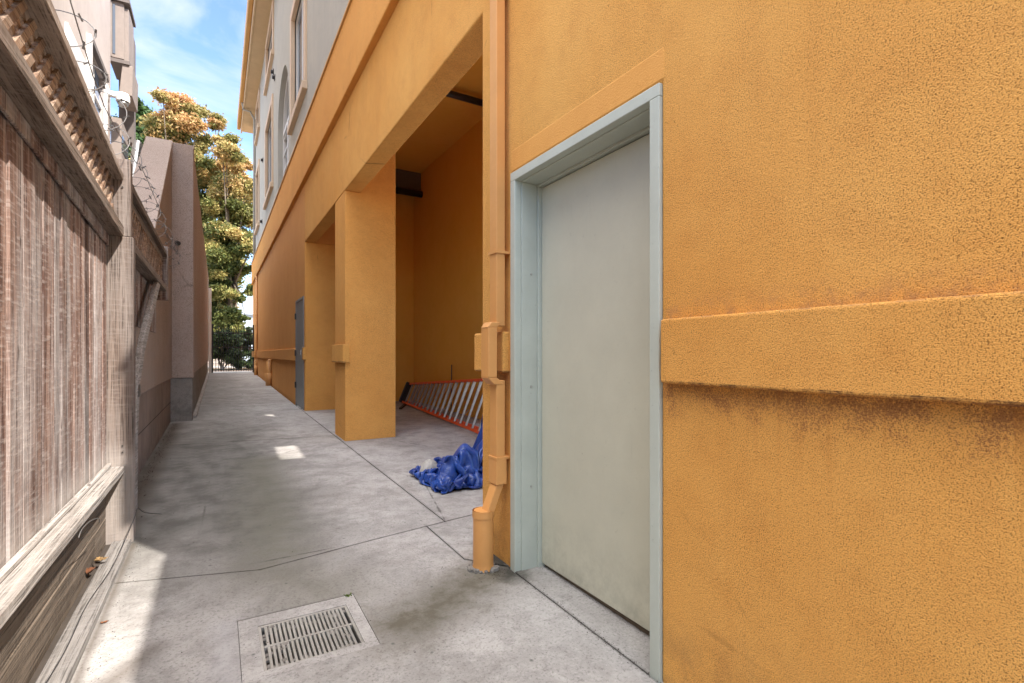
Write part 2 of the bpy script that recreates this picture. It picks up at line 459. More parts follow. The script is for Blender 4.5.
def concrete(name, a, b, d, stains=True, scale=1):
    t = NT(name)
    s = t.sep()
    big = t.noise(.75*scale, 6, .62, dist=.6)
    mid = t.noise(4.5, 7, .7)
    fine = t.noise(90, 4, .7)
    c = t.mix(t.ramp(big, [(.36, 0), (.62, 1)]), a, b)
    c = t.mix(t.math('MULTIPLY', t.ramp(mid, [(.46, 0), (.62, 1)]), .6), c, d)
    c = t.mix(t.math('MULTIPLY', t.ramp(t.noise(1.9, 8, .75, dist=1.2), [(.50, 0), (.60, 1)]), .4), c, tuple(v*.6 for v in a))
    c = t.mix(t.math('MULTIPLY', t.ramp(t.noise(22, 6, .8), [(.52, 0), (.62, 1)]), .35), c, tuple(v*.55 for v in a))
    # broom marks across the slab
    br = t.noise(1, 3, .7, t.map((2.2, 120, 1)))
    c = t.mix(t.math('MULTIPLY', t.ramp(br, [(.4, 0), (.7, 1)]), .08), c, tuple(v*.55 for v in a))
    c = t.mix(t.math('MULTIPLY', t.ramp(fine, [(.54, 0), (.64, 1)]), .55), c, tuple(v*.45 for v in d))
    c = t.mix(t.math('MULTIPLY', t.ramp(fine, [(.27, 1), (.4, 0)]), .35), c, tuple(min(1, v*1.35) for v in b))
    if stains:
        # traffic grime: the trodden middle of the alley is darker than its right margin
        w = t.math('ADD', s[0], t.math('MULTIPLY_ADD', t.noise(1.1, 6, .65), 1.3, -.65))
        k = t.math('MULTIPLY', t.ramp(w, [(-.0, 1), (.75, 0)]), t.ramp(s[1], [(.26, .25), (.42, .85)]))
        # the ramp above only sees 0..1, so rescale y first
        yk = t.ramp(t.math('MULTIPLY', s[1], .1), [(.26, .15), (.38, 1), (.75, 1), (.95, .45)])
        k = t.math('MULTIPLY', t.ramp(w, [(.35, 1), (.95, 0)]), yk)
        k = t.math('MULTIPLY', k, t.ramp(t.noise(2.3, 7, .7), [(.32, .70), (.55, 1)]))
        c = t.mix(t.math('MULTIPLY', k, .98), c, t.mix(t.ramp(mid, [(.4, 0), (.6, 1)]), (.15, .15, .137), (.095, .093, .085)))
        # water stain running from the downspout boot towards the drain
        def seg(ax, ay, bx, by, wid, amt, colr, c):
            dx, dy = bx-ax, by-ay
            L2 = dx*dx+dy*dy
            px = t.math('SUBTRACT', s[0], ax); py = t.math('SUBTRACT', s[1], ay)
            u = t.math('MULTIPLY', t.math('ADD', t.math('MULTIPLY', px, dx), t.math('MULTIPLY', py, dy)), 1/L2, clamp=True)
            ex = t.math('SUBTRACT', px, t.math('MULTIPLY', u, dx)); ey = t.math('SUBTRACT', py, t.math('MULTIPLY', u, dy))
            dd = t.math('SQRT', t.math('ADD', t.math('MULTIPLY', ex, ex), t.math('MULTIPLY', ey, ey)))
            dd = t.math('ADD', dd, t.math('MULTIPLY_ADD', t.noise(9, 6, .7), wid*1.6, -wid*.8))
            kk = t.ramp(dd, [(0, 1), (wid, 0)])
            return t.mix(t.math('MULTIPLY', kk, amt), c, colr)
        c = seg(1.33, 2.42, .70, 2.12, .30, .95, (.10, .09, .065), c)
        c = seg(.25, 3.0, .45, 2.6, .36, .6, (.12, .115, .085), c)
        c = seg(.40, 5.9, .3, 3.3, .34, .7, (.13, .13, .10), c)
        c = seg(1.40, 2.62, 1.36, 2.30, .12, .9, (.03, .03, .024), c)
        c = seg(-.55, 4.0, -.55, 9.2, .13, .8, (.07, .055, .04), c)
        c = seg(-.44, 2.3, -.44, 3.8, .03, .7, (.08, .065, .05), c)
        c = seg(-.36, 2.25, -.22, 2.45, .08, .55, (.08, .06, .045), c)
        c = seg(.03, 2.0, .03, 2.5, .10, .4, (.42, .42, .44), c)
        for q in ((1.388, 1.2, 1.388, 2.4, .022, .85), (1.365, 3.3, 1.365, 9.7, .03, .6), (1.22, 2.6, 1.22, 3.25, .02, .6),
                  (.2, 3.03, .89, 3.16, .022, .6), (.89, 3.16, 1.7, 3.29, .02, .6), (-.6, 3.26, .2, 3.03, .016, .6), (-.45, 7.27, 1.36, 7.05, .03, .6),
                  (.075, 2.515, .575, 2.515, .018, .7), (1.38, 6.56, 2.1, 6.56, .05, .5), (1.38, 7.2, 1.38, 6.56, .04, .5)):
            c = seg(*q[:4], q[4]*.7, q[5]*.6, (.07, .064, .055), c)
        # hairline cracks
        cv = t.voro(.55, t.map((1, 1, 1), vec=None), 'DISTANCE_TO_EDGE')
        wob = t.math('ADD', cv, t.math('MULTIPLY_ADD', t.noise(6, 5, .7), .03, -.015))
        ck = t.math('MULTIPLY', t.ramp(wob, [(0, 1), (.004, 0)]), t.ramp(t.noise(.9, 3), [(.5, 0), (.6, .7)]))
        c = t.mix(ck, c, (.06, .055, .05))
    spots = t.voro(7)
    c = t.mix(t.math('MULTIPLY', t.ramp(spots, [(.03, 1), (.07, 0)]), .7), c, (.07, .08, .07))
    nb = t.bump(t.math('ADD', t.math('MULTIPLY', fine, .6), br), .0016, .9)
    nb = t.bump(mid, .006, .5, nb)
    r = t.math('MULTIPLY_ADD', mid, .2, .7)
    return t.fin(c, r, nb, spec=.3)
M['concrete'] = concrete("alley_concrete", (.33, .32, .305), (.46, .45, .435), (.24, .23, .215))
M['concrete_plain'] = concrete("pale_concrete", (.31, .30, .285), (.39, .38, .365), (.24, .23, .21), stains=False)
M['surround'] = concrete('worn_drain_surround', (.37, .36, .345), (.45, .44, .425), (.27, .26, .245), stains=False, scale=5)
M['footing'] = concrete("rough_footing_concrete", (.21, .20, .18), (.27, .255, .235), (.13, .12, .105), stains=False, scale=3)
M['dirt'] = concrete("leafy_dirt", (.22, .17, .13), (.36, .28, .22), (.12, .09, .06), stains=False, scale=4)

def blocks():
    t = NT("brown_painted_block")
    base = t.mix(t.ramp(t.noise(2.5, 6, .65), [(.35, 0), (.65, 1)]), (.20, .155, .125), (.27, .21, .175))
    s = t.sep()
    br = t.n.new("ShaderNodeTexBrick")
    br.inputs['Scale'].default_value = 1
    br.inputs['Brick Width'].default_value = .8; br.inputs['Row Height'].default_value = .40
    br.inputs['Mortar Size'].default_value = .006; br.inputs['Color1'].default_value = (1,1,1,1)
    br.inputs['Color2'].default_value = (.9,.9,.9,1); br.inputs['Mortar'].default_value = (.25,.25,.25,1)
    t.l(t.comb(s[1], t.math('ADD', s[2], -.03), 0.0), br.inputs['Vector'])
    c = t.mix(1.0, base, br.outputs['Color'], 'MULTIPLY')
    low = t.ramp(s[2], [(0, .6), (.3, 0)])
    c = t.mix(t.math('MULTIPLY', low, t.ramp(t.noise(12, 5, .7), [(.4, 0), (.6, 1)])), c, (.06, .045, .035))
    return t.fin(c, .88, t.bump(t.noise(60, 5, .7), .003, 1), spec=.2)
M['block'] = blocks()

def leafmat(name, rough=.6):
    t = NT(name)
    c = t.attr('lc', 'Color')
    t.l(c, t.b.inputs['Base Color'])
    t.b.inputs['Roughness'].default_value = rough
    t.b.inputs['Specular IOR Level'].default_value = .3
    tr = t.n.new("ShaderNodeBsdfTranslucent")
    t.l(c, tr.inputs['Color'])
    mx = t.n.new("ShaderNodeMixShader"); mx.inputs[0].default_value = .3
    t.l(t.b.outputs[0], mx.inputs[1]); t.l(tr.outputs[0], mx.inputs[2])
    t.l(mx.outputs[0], t.out.inputs['Surface'])
    return t.m
M['leaf'] = leafmat("leaves")

def tarpmat():
    t = NT("blue_poly_tarp")
    w = t.noise(5, 4, .6)
    c = t.mix(t.ramp(w, [(.35, 0), (.65, 1)]), (.006, .034, .20), (.014, .075, .36))
    dust = t.math('MULTIPLY', t.ramp(t.noise(18, 6, .75), [(.55, 0), (.72, 1)]), .3)
    c = t.mix(dust, c, (.2, .26, .42))
    n = t.bump(t.noise(22, 4, .6, dist=1.2), .006, .7)
    return t.fin(c, .33, n, spec=.6)
M['tarp'] = tarpmat()
M['bag'] = paint("pale_plastic_bag", (.40, .39, .36), .5, .1)
M['dry_leaf'] = paint("dry_brown_leaf", (.16, .06, .025), .7, .35)
M['dry_leaf_pale'] = paint("dry_tan_leaf", (.27, .17, .07), .7, .3)
M['moss'] = paint("green_weed", (.10, .16, .02), .7, .4)
M['distant'] = paint("hazy_blue_wall", (.45, .52, .58), .8, .06)

# ================================================================= SETTING
# ---- ground: one sheet; climbs with the alley, level beyond the gate
m = MB()
xs = [-400, -40, -4, 8, 60, 400]
ys = [-300, -40, -6, 2.4, 26.0, 26.6, 60, 600]
gzs = []
for y in ys:
    gzs.append(gz(y) - .26 if y <= 26.0 else .385)
gzs[0] = gzs[1] = gzs[2]
vv = [(x, y, z) for y, z in zip(ys, gzs) for x in xs]
ff = [(j*6+i, j*6+i+1, (j+1)*6+i+1, (j+1)*6+i) for j in range(len(ys)-1) for i in range(5)]
m.add(vv, ff)
tag(m.build('ground', M['dirt']), kind='structure')

# ---- concrete slabs of the alley, with open joints between them
G = .005
def cj(x):   # near cross joint
    pts = [(-4, 3.45), (-.6, 3.26), (.2, 3.03), (.89, 3.16), (1.7, 3.29), (4, 3.6)]
    for (a, b), (c, d) in zip(pts, pts[1:]):
        if x <= c: return b + (d-b)*(x-a)/(c-a)
    return pts[-1][1]
T = -.25
m = MB()
P = lambda poly: m.prism(poly, T, 0, gz)
# near slab, cut round the drain
fx0, fx1, fy0, fy1 = .075, .575, 2.035, 2.515
P([(-1.2,-4),(fx0,-4),(fx0,cj(fx0)-G),(-.6,cj(-.6)-G),(-1.2,cj(-1.2)-G)])
P([(fx0,-4),(fx1,-4),(fx1,fy0),(fx0,fy0)])
P([(fx0,fy1),(fx1,fy1),(fx1,cj(fx1)-G),(.2,cj(.2)-G),(fx0,cj(fx0)-G)])
P([(fx1,-4),(1.383,-4),(1.383,2.40),(1.215,2.60),(1.215,cj(1.215)-G),(.89,cj(.89)-G),(fx1,cj(fx1)-G)])
# strip beside the boot
P([(1.225,2.62),(1.40,2.41),(3.8,2.41),(3.8,cj(3.8)-G),(1.7,cj(1.7)-G),(1.225,cj(1.225)-G)])
# threshold slab in the doorway
P([(1.392,1.2),(1.75,1.2),(1.75,2.40),(1.392,2.40)])
# middle slab, far slabs
cj2 = lambda x: 7.22 - .12*x
P([(-1.2,cj(-1.2)+G),(-.6,cj(-.6)+G),(.2,cj(.2)+G),(.89,cj(.89)+G),(1.36,cj(1.36)+G),(1.36,cj2(1.36)-G),(-1.2,cj2(-1.2)-G)])
prev = 7.22
for nxt in (11.6, 16.2, 20.8, 26.0):
    P([(-1.2,prev+.144+G if prev < 8 else prev+G),(1.36,prev-.163+G if prev < 8 else prev+G),(1.36,nxt-G),(-1.2,nxt-G)])
    prev = nxt
# recess floor
P([(1.37,cj(1.37)+G),(1.7,cj(1.7)+G),(3.85,cj(3.8)+G),(3.85,7.0),(1.37,7.0)])
P([(3.86,1.5),(9,1.5),(9,9),(3.86,9)])  # unseen slab behind the bay, added to bounce sunlight inside
P([(1.37,7.01),(3.85,7.01),(3.85,10.9),(1.37,10.9)])
tag(m.build('alley_pavement', M['concrete']), kind='structure')

# ================================================================= ORANGE BUILDING
bld = empty('stucco_building', (3.5, 12, 0), 'tall orange stucco building with pale grey upper storeys and open bays below', 'building')

X0 = 1.40
def holes_wall(mb, x0, x1, y0, y1, z0, z1, holes):
    """wall slab in the YZ plane with rectangular holes (ya,yb,za,zb)"""
    ycut = sorted({y0, y1, *[h[0] for h in holes], *[h[1] for h in holes]})
    for a, b in zip(ycut, ycut[1:]):
        mid = (a+b)/2
        hs = sorted([(h[2], h[3]) for h in holes if h[0] <= mid <= h[1]])
        z = z0
        for (p, q) in hs:
            if p > z: mb.box(x0, x1, a, b, z, p)
            z = q
        if z < z1: mb.box(x0, x1, a, b, z, z1)

# near wall (up to the first bay)
w = MB()
w.prism_x([(-4,-.3),(1.299,-.3),(1.299,2.172),(2.376,2.172),(2.376,-.3),(2.74,-.3),(2.74,3.27),(9.95,3.27),(9.95,4.35),(.5,4.35),(.5,3.84),(-4,3.84)], X0, 1.6)
wall = w.build('wall', M['orange'], bld, bevel=.012, segs=2)
# piers
p = MB()
pf = [(X0,-.1),(2.06,-.1),(2.06,5.098),(1.602,5.098),(1.602,3.268),(X0,3.268)]
p.add([(x, 6.57, z) for x, z in pf]+[(x, 7.20, z) for x, z in pf],
      [tuple(range(6)), tuple(range(11, 5, -1))]+[(i, i+6, (i+1) % 6+6, (i+1) % 6) for i in range(6)])
p.build('pier', M['orange_pier'], bld, bevel=.012, segs=2)
p = MB(); p.box(1.602, 2.2, 9.95, 10.8, 3.27, 5.1); p.build('pier_head', M['orange_far'], bld)
p = MB(); p.box(X0, 2.2, 9.95, 10.03, -.1, 3.268); p.box(1.9, 2.2, 10.03, 10.8, -.1, 3.268)
p.build('pier', M['orange_pier'], bld, bevel=.012, segs=2)
# far ground-floor wall
w = MB()
holes_wall(w, X0, 1.6, 10.03, 25.8, -.1, 4.35, [(10.06, 11.15, -.1, 2.27)])
w.box(X0, 1.6, 9.95, 10.03, 3.27, 4.35)
w.box(1.6, 2.7, 25.6, 25.8, -.1, 11.6)
w.build('wall', M['orange_far'], bld)
# recess interior
w = MB()
holes_wall(w, 3.8, 4.0, 1.5, 11.0, -.2, 5.1, [(2.6, 6.9, -.2, 3.3)])   # unseen rear opening, added to let fill light into the bay
w.build('recess_wall', M['orange_deep'], bld)
w = MB(); w.box(2.2, 3.8, 10.8, 11.0, -.2, 5.1)
w.build('recess_wall', M['orange_deep'], bld)
w = MB(); w.box(1.6, 3.8, 1.5, 1.68, -.2, 5.1)
w.build('recess_wall', M['orange_deep'], bld)
w = MB()
lx0, lx1 = 2.78, 3.10
l1, l2 = (1.69, 2.62), (5.10, 5.78)  # added roof openings, out of view, that throw sun flecks on the paving
w.box(1.6, lx0, .5, 11.0, 5.1, 5.3); w.box(lx1, 4.0, .5, 11.0, 5.1, 5.3)
for q in ((.5, l1[0]), (l1[1], l2[0]), (l2[1], 11.0)): w.box(lx0, lx1, q[0], q[1], 5.1, 5.3)
w.build('recess_ceiling', M['orange_deep'], bld)
w = MB(); w.box(4.0, 5.9, 1.5, 9.0, 3.3, 3.42)
w.build('added_sun_screen', M['soffit'], bld)  # unseen canopy, added to keep direct sun out of the bay
w = MB(); w.box(1.62, 3.8, 10.35, 10.8, 4.72, 5.1)
w.build('ceiling_beam', M['dark_panel'], bld)
w = MB(); w.tube([(1.62, 6.75, 4.98), (3.8, 6.75, 4.98)], .05, 10)
w.build('ceiling_pipe', M['black'], bld, smooth=True)
w = MB(); w.tube([(1.62, 10.28, 4.62), (3.8, 10.28, 4.62)], .07, 10)
w.build('ceiling_pipe', M['black'], bld, smooth=True)

# moulding at waist height
XB = 1.362
w = MB(); w.box(1.6, 4, -4, .495, 3.6, 3.84); w.build('low_roof', M['fascia'], bld)
def belt(y0, y1, name='belt_moulding', mat='orange'):
    b = MB()
    b.prism_x([(y0, 1.075), (y1, 1.075), (y1, 1.305), (y0, 1.305)], XB, X0+.02)
    return b.build(name, M[mat], bld, bevel=.010, segs=3)
belt(-4, 1.272); belt(2.41, 2.775)
b = MB(); b.box(XB, 1.40, 6.535, 7.235, 1.068, 1.305)
b.box(1.395, 1.45, 6.535, 6.568, 1.068, 1.305)
b.build('belt_moulding', M['orange'], bld, bevel=.008, segs=2)
b = MB(); b.box(XB, 1.42, 9.92, 10.05, 1.068, 1.30); b.build('belt_moulding', M['orange'], bld, bevel=.006)
b = MB(); b.box(XB, 1.42, 11.17, 25.84, 1.04, 1.295); b.build('belt_moulding', M['orange_far'], bld, bevel=.008)
# smooth band of render round the door head
b = MB(); b.box(1.398, 1.41, 1.285, 2.376, 2.182, 2.30)
b.build('render_band', M['orange_plain'], bld, bevel=.006, segs=2)

# broad cornice band above the ground floor
b = MB()
b.box(1.335, 1.6, .5, 25.86, 4.35, 4.72)
b.box(1.350, 1.6, .5, 25.85, 4.72, 5.30)
b.build('cornice_band', M['orange_smooth'], bld, bevel=.012, segs=2)
b = MB(); b.box(1.33, 1.42, .5, 25.87, 5.302, 5.335)
b.build('flashing', M['fascia'], bld)

# grey upper wall with windows
wins = [ (9.75, 11.9, 6.15, 8.55), (16.1, 18.7, 6.2, 8.75), (21.6, 23.4, 6.3, 8.7),
         (9.8, 11.8, 10.2, 11.4), (15.9, 18.5, 9.95, 11.4), (21.4, 23.3, 10.0, 11.4), (4.6, 6.6, 6.15, 8.4), (1.4, 3.2, 6.15, 8.4)]
arch = (12.45, 14.85, 5.55, 8.25)
w = MB()
holes_wall(w, 1.405, 1.65, .5, 25.8, 5.335, 11.62, wins + [arch])
# arch spandrels
ya, yb, za, zb = arch
cy, rr = (ya+yb)/2, (yb-ya)/2
zc = zb - rr
for sgn in (-1, 1):
    pts = [(cy + sgn*rr*math.cos(k*math.pi/24), zc + rr*math.sin(k*math.pi/24)) for k in range(13)]
    for (p0, p1) in zip(pts, pts[1:]):
        w.prism_x([p0, p1, (p1[0], zb), (p0[0], zb)], 1.405, 1.649)
w.build('upper_wall', M['grey_wall'], bld)
w = MB(); w.box(1.65, 1.7, .5, 25.6, 5.3, 11.6); w.box(1.65, 2.5, .5, .7, 5.31, 11.6)
w.build('inner_wall', M['dark_panel'], bld)

def window(y0, y1, z0, z1, sash=True):
    t_ = .16
    f = MB()
    xo = 1.365
    f.box(xo, 1.45, y0-.02, y0+t_, z0-.02, z1+.02); f.box(xo, 1.45, y1-t_, y1+.02, z0-.02, z1+.02)
    f.box(xo, 1.45, y0+t_, y1-t_, z1-t_, z1+.02)
    f.box(xo-.05, 1.45, y0-.06, y1+.06, z0-.16, z0-.02)
    f.box(xo, 1.45, y0+t_, y1-t_, z0-.02, z0+.10)
    wn_ = f.build('window', M['cream'], bld, bevel=.008)
    g = MB(); a, b_, c_, d_ = y0+t_, y1-t_, z0+.10, z1-t_
    e = .05
    for q in ((a, a+e, c_, d_), (b_-e, b_, c_, d_), (a+e, b_-e, c_, c_+e), (a+e, b_-e, d_-e, d_), ((a+b_)/2-.03, (a+b_)/2+.03, c_+e, d_-e)):
        g.box(1.47, 1.53, *q)
    g.build('window_frame', M['white'], wn_)
    h = MB(); h.box(1.50, 1.51, a+e, b_-e, c_+e, d_-e)
    h.build('pane', M['glass'], wn_)
for q in wins[:6]: window(*q)
for q in wins[6:]: window(*q)
# arched window
g = MB()
yi0, yi1 = ya+.12, yb-.12
ri = (yi1-yi0)/2
prof = [(yi0, za+.05), (yi1, za+.05)] + [(cy + ri*math.cos(k*math.pi/20), zc + ri*math.sin(k*math.pi/20)) for k in range(21)]
arcpts = [(1.56, cy + ri*math.cos(k*math.pi/20), zc + ri*math.sin(k*math.pi/20)) for k in range(21)]
for a_, b_ in zip(arcpts, arcpts[1:]): g.bar(a_, b_, .08, .08, (1,0,0))
g.box(1.52, 1.60, yi0-.04, yi0+.04, za, zc); g.box(1.52, 1.60, yi1-.04, yi1+.04, za, zc)
g.box(1.52, 1.60, yi0, yi1, za, za+.1); g.box(1.52, 1.60, yi0, yi1, zc-.05, zc+.05)
g.box(1.51, 1.59, cy-.04, cy+.04, za+.1, zc-.05)
for k in range(1, 4):
    g.box(1.535, 1.575, yi0, yi1, za+.1+k*.42-.015, za+.1+k*.42+.015)
aw = g.build('arched_window', M['white'], bld)
h = MB(); h.prism_x(prof, 1.60, 1.61); h.build('pane', M['glass'], aw)
# small spotlights and vents on the grey wall
for (y, z) in ((16.0, 9.35), (15.6, 9.0), (19.9, 8.1), (20.3, 6.0), (24.2, 6.2)):
    d = MB(); d.tube([(1.41, y, z), (1.33, y, z)], .05, 10); d.box(1.385, 1.41, y-.07, y+.07, z-.07, z+.07)
    d.build('wall_vent', M['black'], bld)

# eaves
e = MB()
e.box(1.0, 1.66, .4, 26.6, 11.60, 11.72)
e.box(1.62, 1.68, .5, 25.8, 11.55, 11.60)
e.build('soffit', M['soffit'], bld)
e = MB()
e.box(.94, 1.0, .4, 26.8, 11.58, 12.00)
e.build('fascia', M['soffit'], bld, bevel=.01)
e = MB(); e.prism_x([(.4, 11.80), (27.0, 11.80), (27.0, 12.02), (.4, 12.02)], .80, .938)
e.build('gutter', M['fascia'], bld, bevel=.03, segs=3)
e = MB(); e.box(.80, 2.7, .4, 27.0, 12.03, 12.2)  # kept shallow at the unseen back so sun reaches the added roof openings
e.build('roof', M['fascia'], bld)
e = MB(); e.tube([(.9, 24.0, 11.85), (.95, 24.0, 11.52), (1.2, 24.0, 11.50), (1.36, 24.0, 11.2), (1.36, 24.0, 5.4)], .045, 8)
e.build('downspout', M['grey_wall'], bld, smooth=True)

# near rectangular downspout with its jog round the moulding
d = MB()
px0, px1, py0, py1 = 1.318, 1.372, 2.405, 2.485
d.box(px0, px1, py0, py1, 1.335, 4.34)
d.box(px0, px1, py0, py1, .50, 1.035)
d.hexa([(px0-.052,py0-.004,1.05),(px1-.052,py0-.004,1.05),(px1-.052,py1+.004,1.05),(px0-.052,py1+.004,1.05),
        (px0-.052,py0-.004,1.325),(px1-.052,py0-.004,1.325),(px1-.052,py1+.004,1.325),(px0-.052,py1+.004,1.325)])
def skew(zb, zt, xb, xt, e_=.003):
    d.hexa([(px0+xb-e_,py0-e_,zb),(px1+xb+e_,py0-e_,zb),(px1+xb+e_,py1+e_,zb),(px0+xb-e_,py1+e_,zb),
            (px0+xt-e_,py0-e_,zt),(px1+xt+e_,py0-e_,zt),(px1+xt+e_,py1+e_,zt),(px0+xt-e_,py1+e_,zt)])
skew(1.325, 1.355, -.052, -.03); skew(1.012, 1.05, -.012, -.052)
skew(.46, .60, .002, .002, .006)
skew(.28, .46, -.075, .0, -.004)
ds = d.build('downspout', M['pipe_orange'], bld, bevel=.004, segs=2)
for z_, h_ in ((1.735, .015), (.60, .012), (3.2, .02)):
    bk = MB(); bk.box(px0-.006, 1.40, py0-.006, py1+.006, z_, z_+h_); bk.build('pipe_strap', M['pipe_orange'], ds)
d = MB()
bx, by = 1.262, 2.455
d.tube([(bx,by,-.02),(bx,by,.03),(bx,by,.285),(bx,by,.285),(bx,by,.322)], [.062,.056,.056,.060,.060], 28, caps=False)
d.tube([(bx,by,.322),(bx,by,.20)], [.051,.051], 28)
bt = d.build('drain_boot', M['pipe_orange'], bld)
b = MB()
for k in range(14):
    a_ = 2*math.pi*k/14; r_ = .062+random.random()*.012
    x_, y_ = bx+math.cos(a_)*r_, by+math.sin(a_)*r_; s_ = .008+random.random()*.014
    b.box(x_-s_, x_+s_, y_-s_, y_+s_, -.01, .004+random.random()*.014)
b.build('mortar_collar', M['footing'], bt, bevel=.004)
# far downspouts / standpipe
def far_pipe(y, top, zj=True, r=.05):
    d = MB(); g0 = gz(y)
    d.tube([(1.33, y, .98), (1.33, y, g0+.02)], [r, r], 12)
    d.tube([(1.33, y, g0+.38), (1.33, y, g0)], [r*1.35, r*1.35], 14)
    if top > 2:
        d.tube([(1.36, y, top), (1.36, y, 1.36), (1.31, y, 1.30), (1.31, y, 1.0), (1.33, y, .92)], r*.8, 10)
    else:
        d.tube([(1.40, y, .95), (1.345, y, .97), (1.33, y, .9)], r, 10)
    d.build('downspout', M['pipe_orange'], bld, smooth=True)
far_pipe(22.6, 4.34); far_pipe(16.6, 1.0, r=.07)

# ---- near service door
dr0, dr1 = 1.299, 2.376
F = MB()
fz = 2.172
# profiled jambs: face, rebate, stop
def jamb(y0, dy):
    y1 = y0 + dy*.048; y2 = y0 + dy*.054; y3 = y0 + dy*.066
    a, b = sorted((y0, y1)); F.box(1.388, 1.43, a, b, -.04, fz-.048)
    a, b = sorted((y0, y2)); F.box(1.43, 1.53, a, b, -.04, fz-.054)
    a, b = sorted((y0, y3)); F.box(1.53, 1.60, a, b, -.04, fz-.066)
jamb(dr1, -1); jamb(dr0, 1)
F.box(1.388, 1.43, dr0, dr1, fz-.048, fz)
F.box(1.43, 1.53, dr0, dr1, fz-.054, fz-.001)
F.box(1.53, 1.60, dr0, dr1, fz-.066, fz-.001)
df = F.build('door_frame', M['frame'], bld, bevel=.0035, segs=2)
D = MB(); D.box(1.552, 1.596, dr0+.068, dr1-.068, .022, fz-.072)
dl = D.build('door', M['door'], bld, bevel=.002, label='sage painted flush service door in the near wall')
for z in (.45, 1.0, 1.62):
    hm = MB(); hm.tube([(1.49, dr1-.0545, z), (1.49, dr1-.058, z)], .006, 10); hm.build('frame_bolt', M['steel'], df)
s_ = MB(); s_.box(1.575, 1.60, dr0+.05, dr1-.05, -.03, .012)
s_.build('threshold', M['planks'], bld)
s_ = MB(); s_.box(1.60, 1.64, 1.2, 2.5, -.1, 2.3); s_.build('door_backing', M['dark_panel'], bld)

# ---- far blue-grey door
F = MB()
g0 = gz(10.6)
F.box(1.385, 1.45, 10.06, 10.11, g0-.05, 2.27); F.box(1.385, 1.45, 11.10, 11.15, g0-.05, 2.27); F.box(1.385, 1.45, 10.11, 11.10, 2.22, 2.27)
fr2 = F.build('door_frame', M['blue_door'], bld, bevel=.004)
D = MB(); D.box(1.395, 1.44, 10.113, 11.097, g0+.01, 2.217)
d2 = D.build('door', M['blue_door'], bld, label='blue grey flush door in the far part of the wall')
H = MB(); H.box(1.385, 1.395, 10.16, 10.26, 1.10, 1.32); H.bar((1.36, 10.20, 1.16), (1.36, 10.20, 1.26), .02, .02); H.bar((1.36, 10.20, 1.2), (1.39, 10.20, 1.2), .02, .02)
H.build('door_handle', M['steel'], d2)
for z in (.55, 1.2, 1.95):
    H = MB(); H.tube([(1.378, 11.10, z-.06), (1.378, 11.10, z+.06)], .016, 8); H.build('hinge', M['hinge'], d2)
s_ = MB(); s_.box(1.6, 1.64, 10.04, 11.2, -.1, 2.35); s_.build('door_backing', M['dark_panel'], bld)

# ================================================================= WOODEN FENCE
fn = empty('wooden_fence', (-.55, 3, 0), 'weathered board fence with lattice top, ledge and leaning brace on the left', 'fence')
def tilt(y): return .056*(3.84-y) if y < 3.84 else 0.0
FY0, PY = -1.2, 3.84
# vertical boards, near bay
m = MB()
y = FY0
rs = random.Random(3)
while y < PY-.005:
    wd = rs.choice((.135, .09, .135, .11, .07))
    y2 = min(y+wd, PY-.003)
    dx = rs.uniform(0, .011)
    m.box(-.605+dx*.2, -.587+dx, y+.0025, y2-.0025, .44, 1.955+tilt((y+y2)/2), rs.random())
    y = y2
m.build('board_panel', M['boards'], fn, bevel=.0015)
m = MB()
y = 3.95
while y < 6.93:
    wd = rs.choice((.135, .09, .135, .11))
    y2 = min(y+wd, 6.95); dx = rs.uniform(0, .008)
    m.box(-.625, -.605+dx, y+.0015, y2-.0015, 1.42, 1.95, rs.random()); y = y2
m.box(-.60, -.50, 6.95, 6.975, 1.80, 2.30, .3)
m.build('board_panel', M['boards'], fn, bevel=.0015)

def slope_beam(y0, y1, xa, xb, za, zb, xshift=0):
    """beam along the fence between x xa..xb and heights za..zb, following the sagging top"""
    m = MB(); n = 8
    for i in range(1):
        a0, a1 = y0, y1
        t0, t1 = tilt(a0), tilt(a1)
        s0 = xshift
        m.hexa([(xa, a0, za+t0), (xb+s0, a0, za+t0), (xb, a1, za+t1), (xa, a1, za+t1),
                (xa, a0, zb+t0), (xb+s0, a0, zb+t0), (xb, a1, zb+t1), (xa, a1, zb+t1)])
    return m
slope_beam(FY0, PY-.01, -.60, -.492, 1.895, 1.955).build('rail', M['rail'], fn, bevel=.003)
slope_beam(FY0, PY-.005, -.574, -.562, 1.83, 1.893).build('rail_backer', M['boards'], fn, bevel=.002)
slope_beam(3.945, 6.95, -.60, -.502, 1.90, 1.962).build('rail', M['rail'], fn, bevel=.003)
slope_beam(FY0, PY-.005, -.60, -.495, 2.238, 2.280, .045).build('cap', M['rail'], fn, bevel=.003)
slope_beam(3.945, 6.96, -.64, -.50, 2.30, 2.345).build('cap', M['rail'], fn, bevel=.003)
slope_beam(3.945, 6.94, -.575, -.54, 2.245, 2.298).build('lattice_trim', M['rail'], fn, bevel=.002)

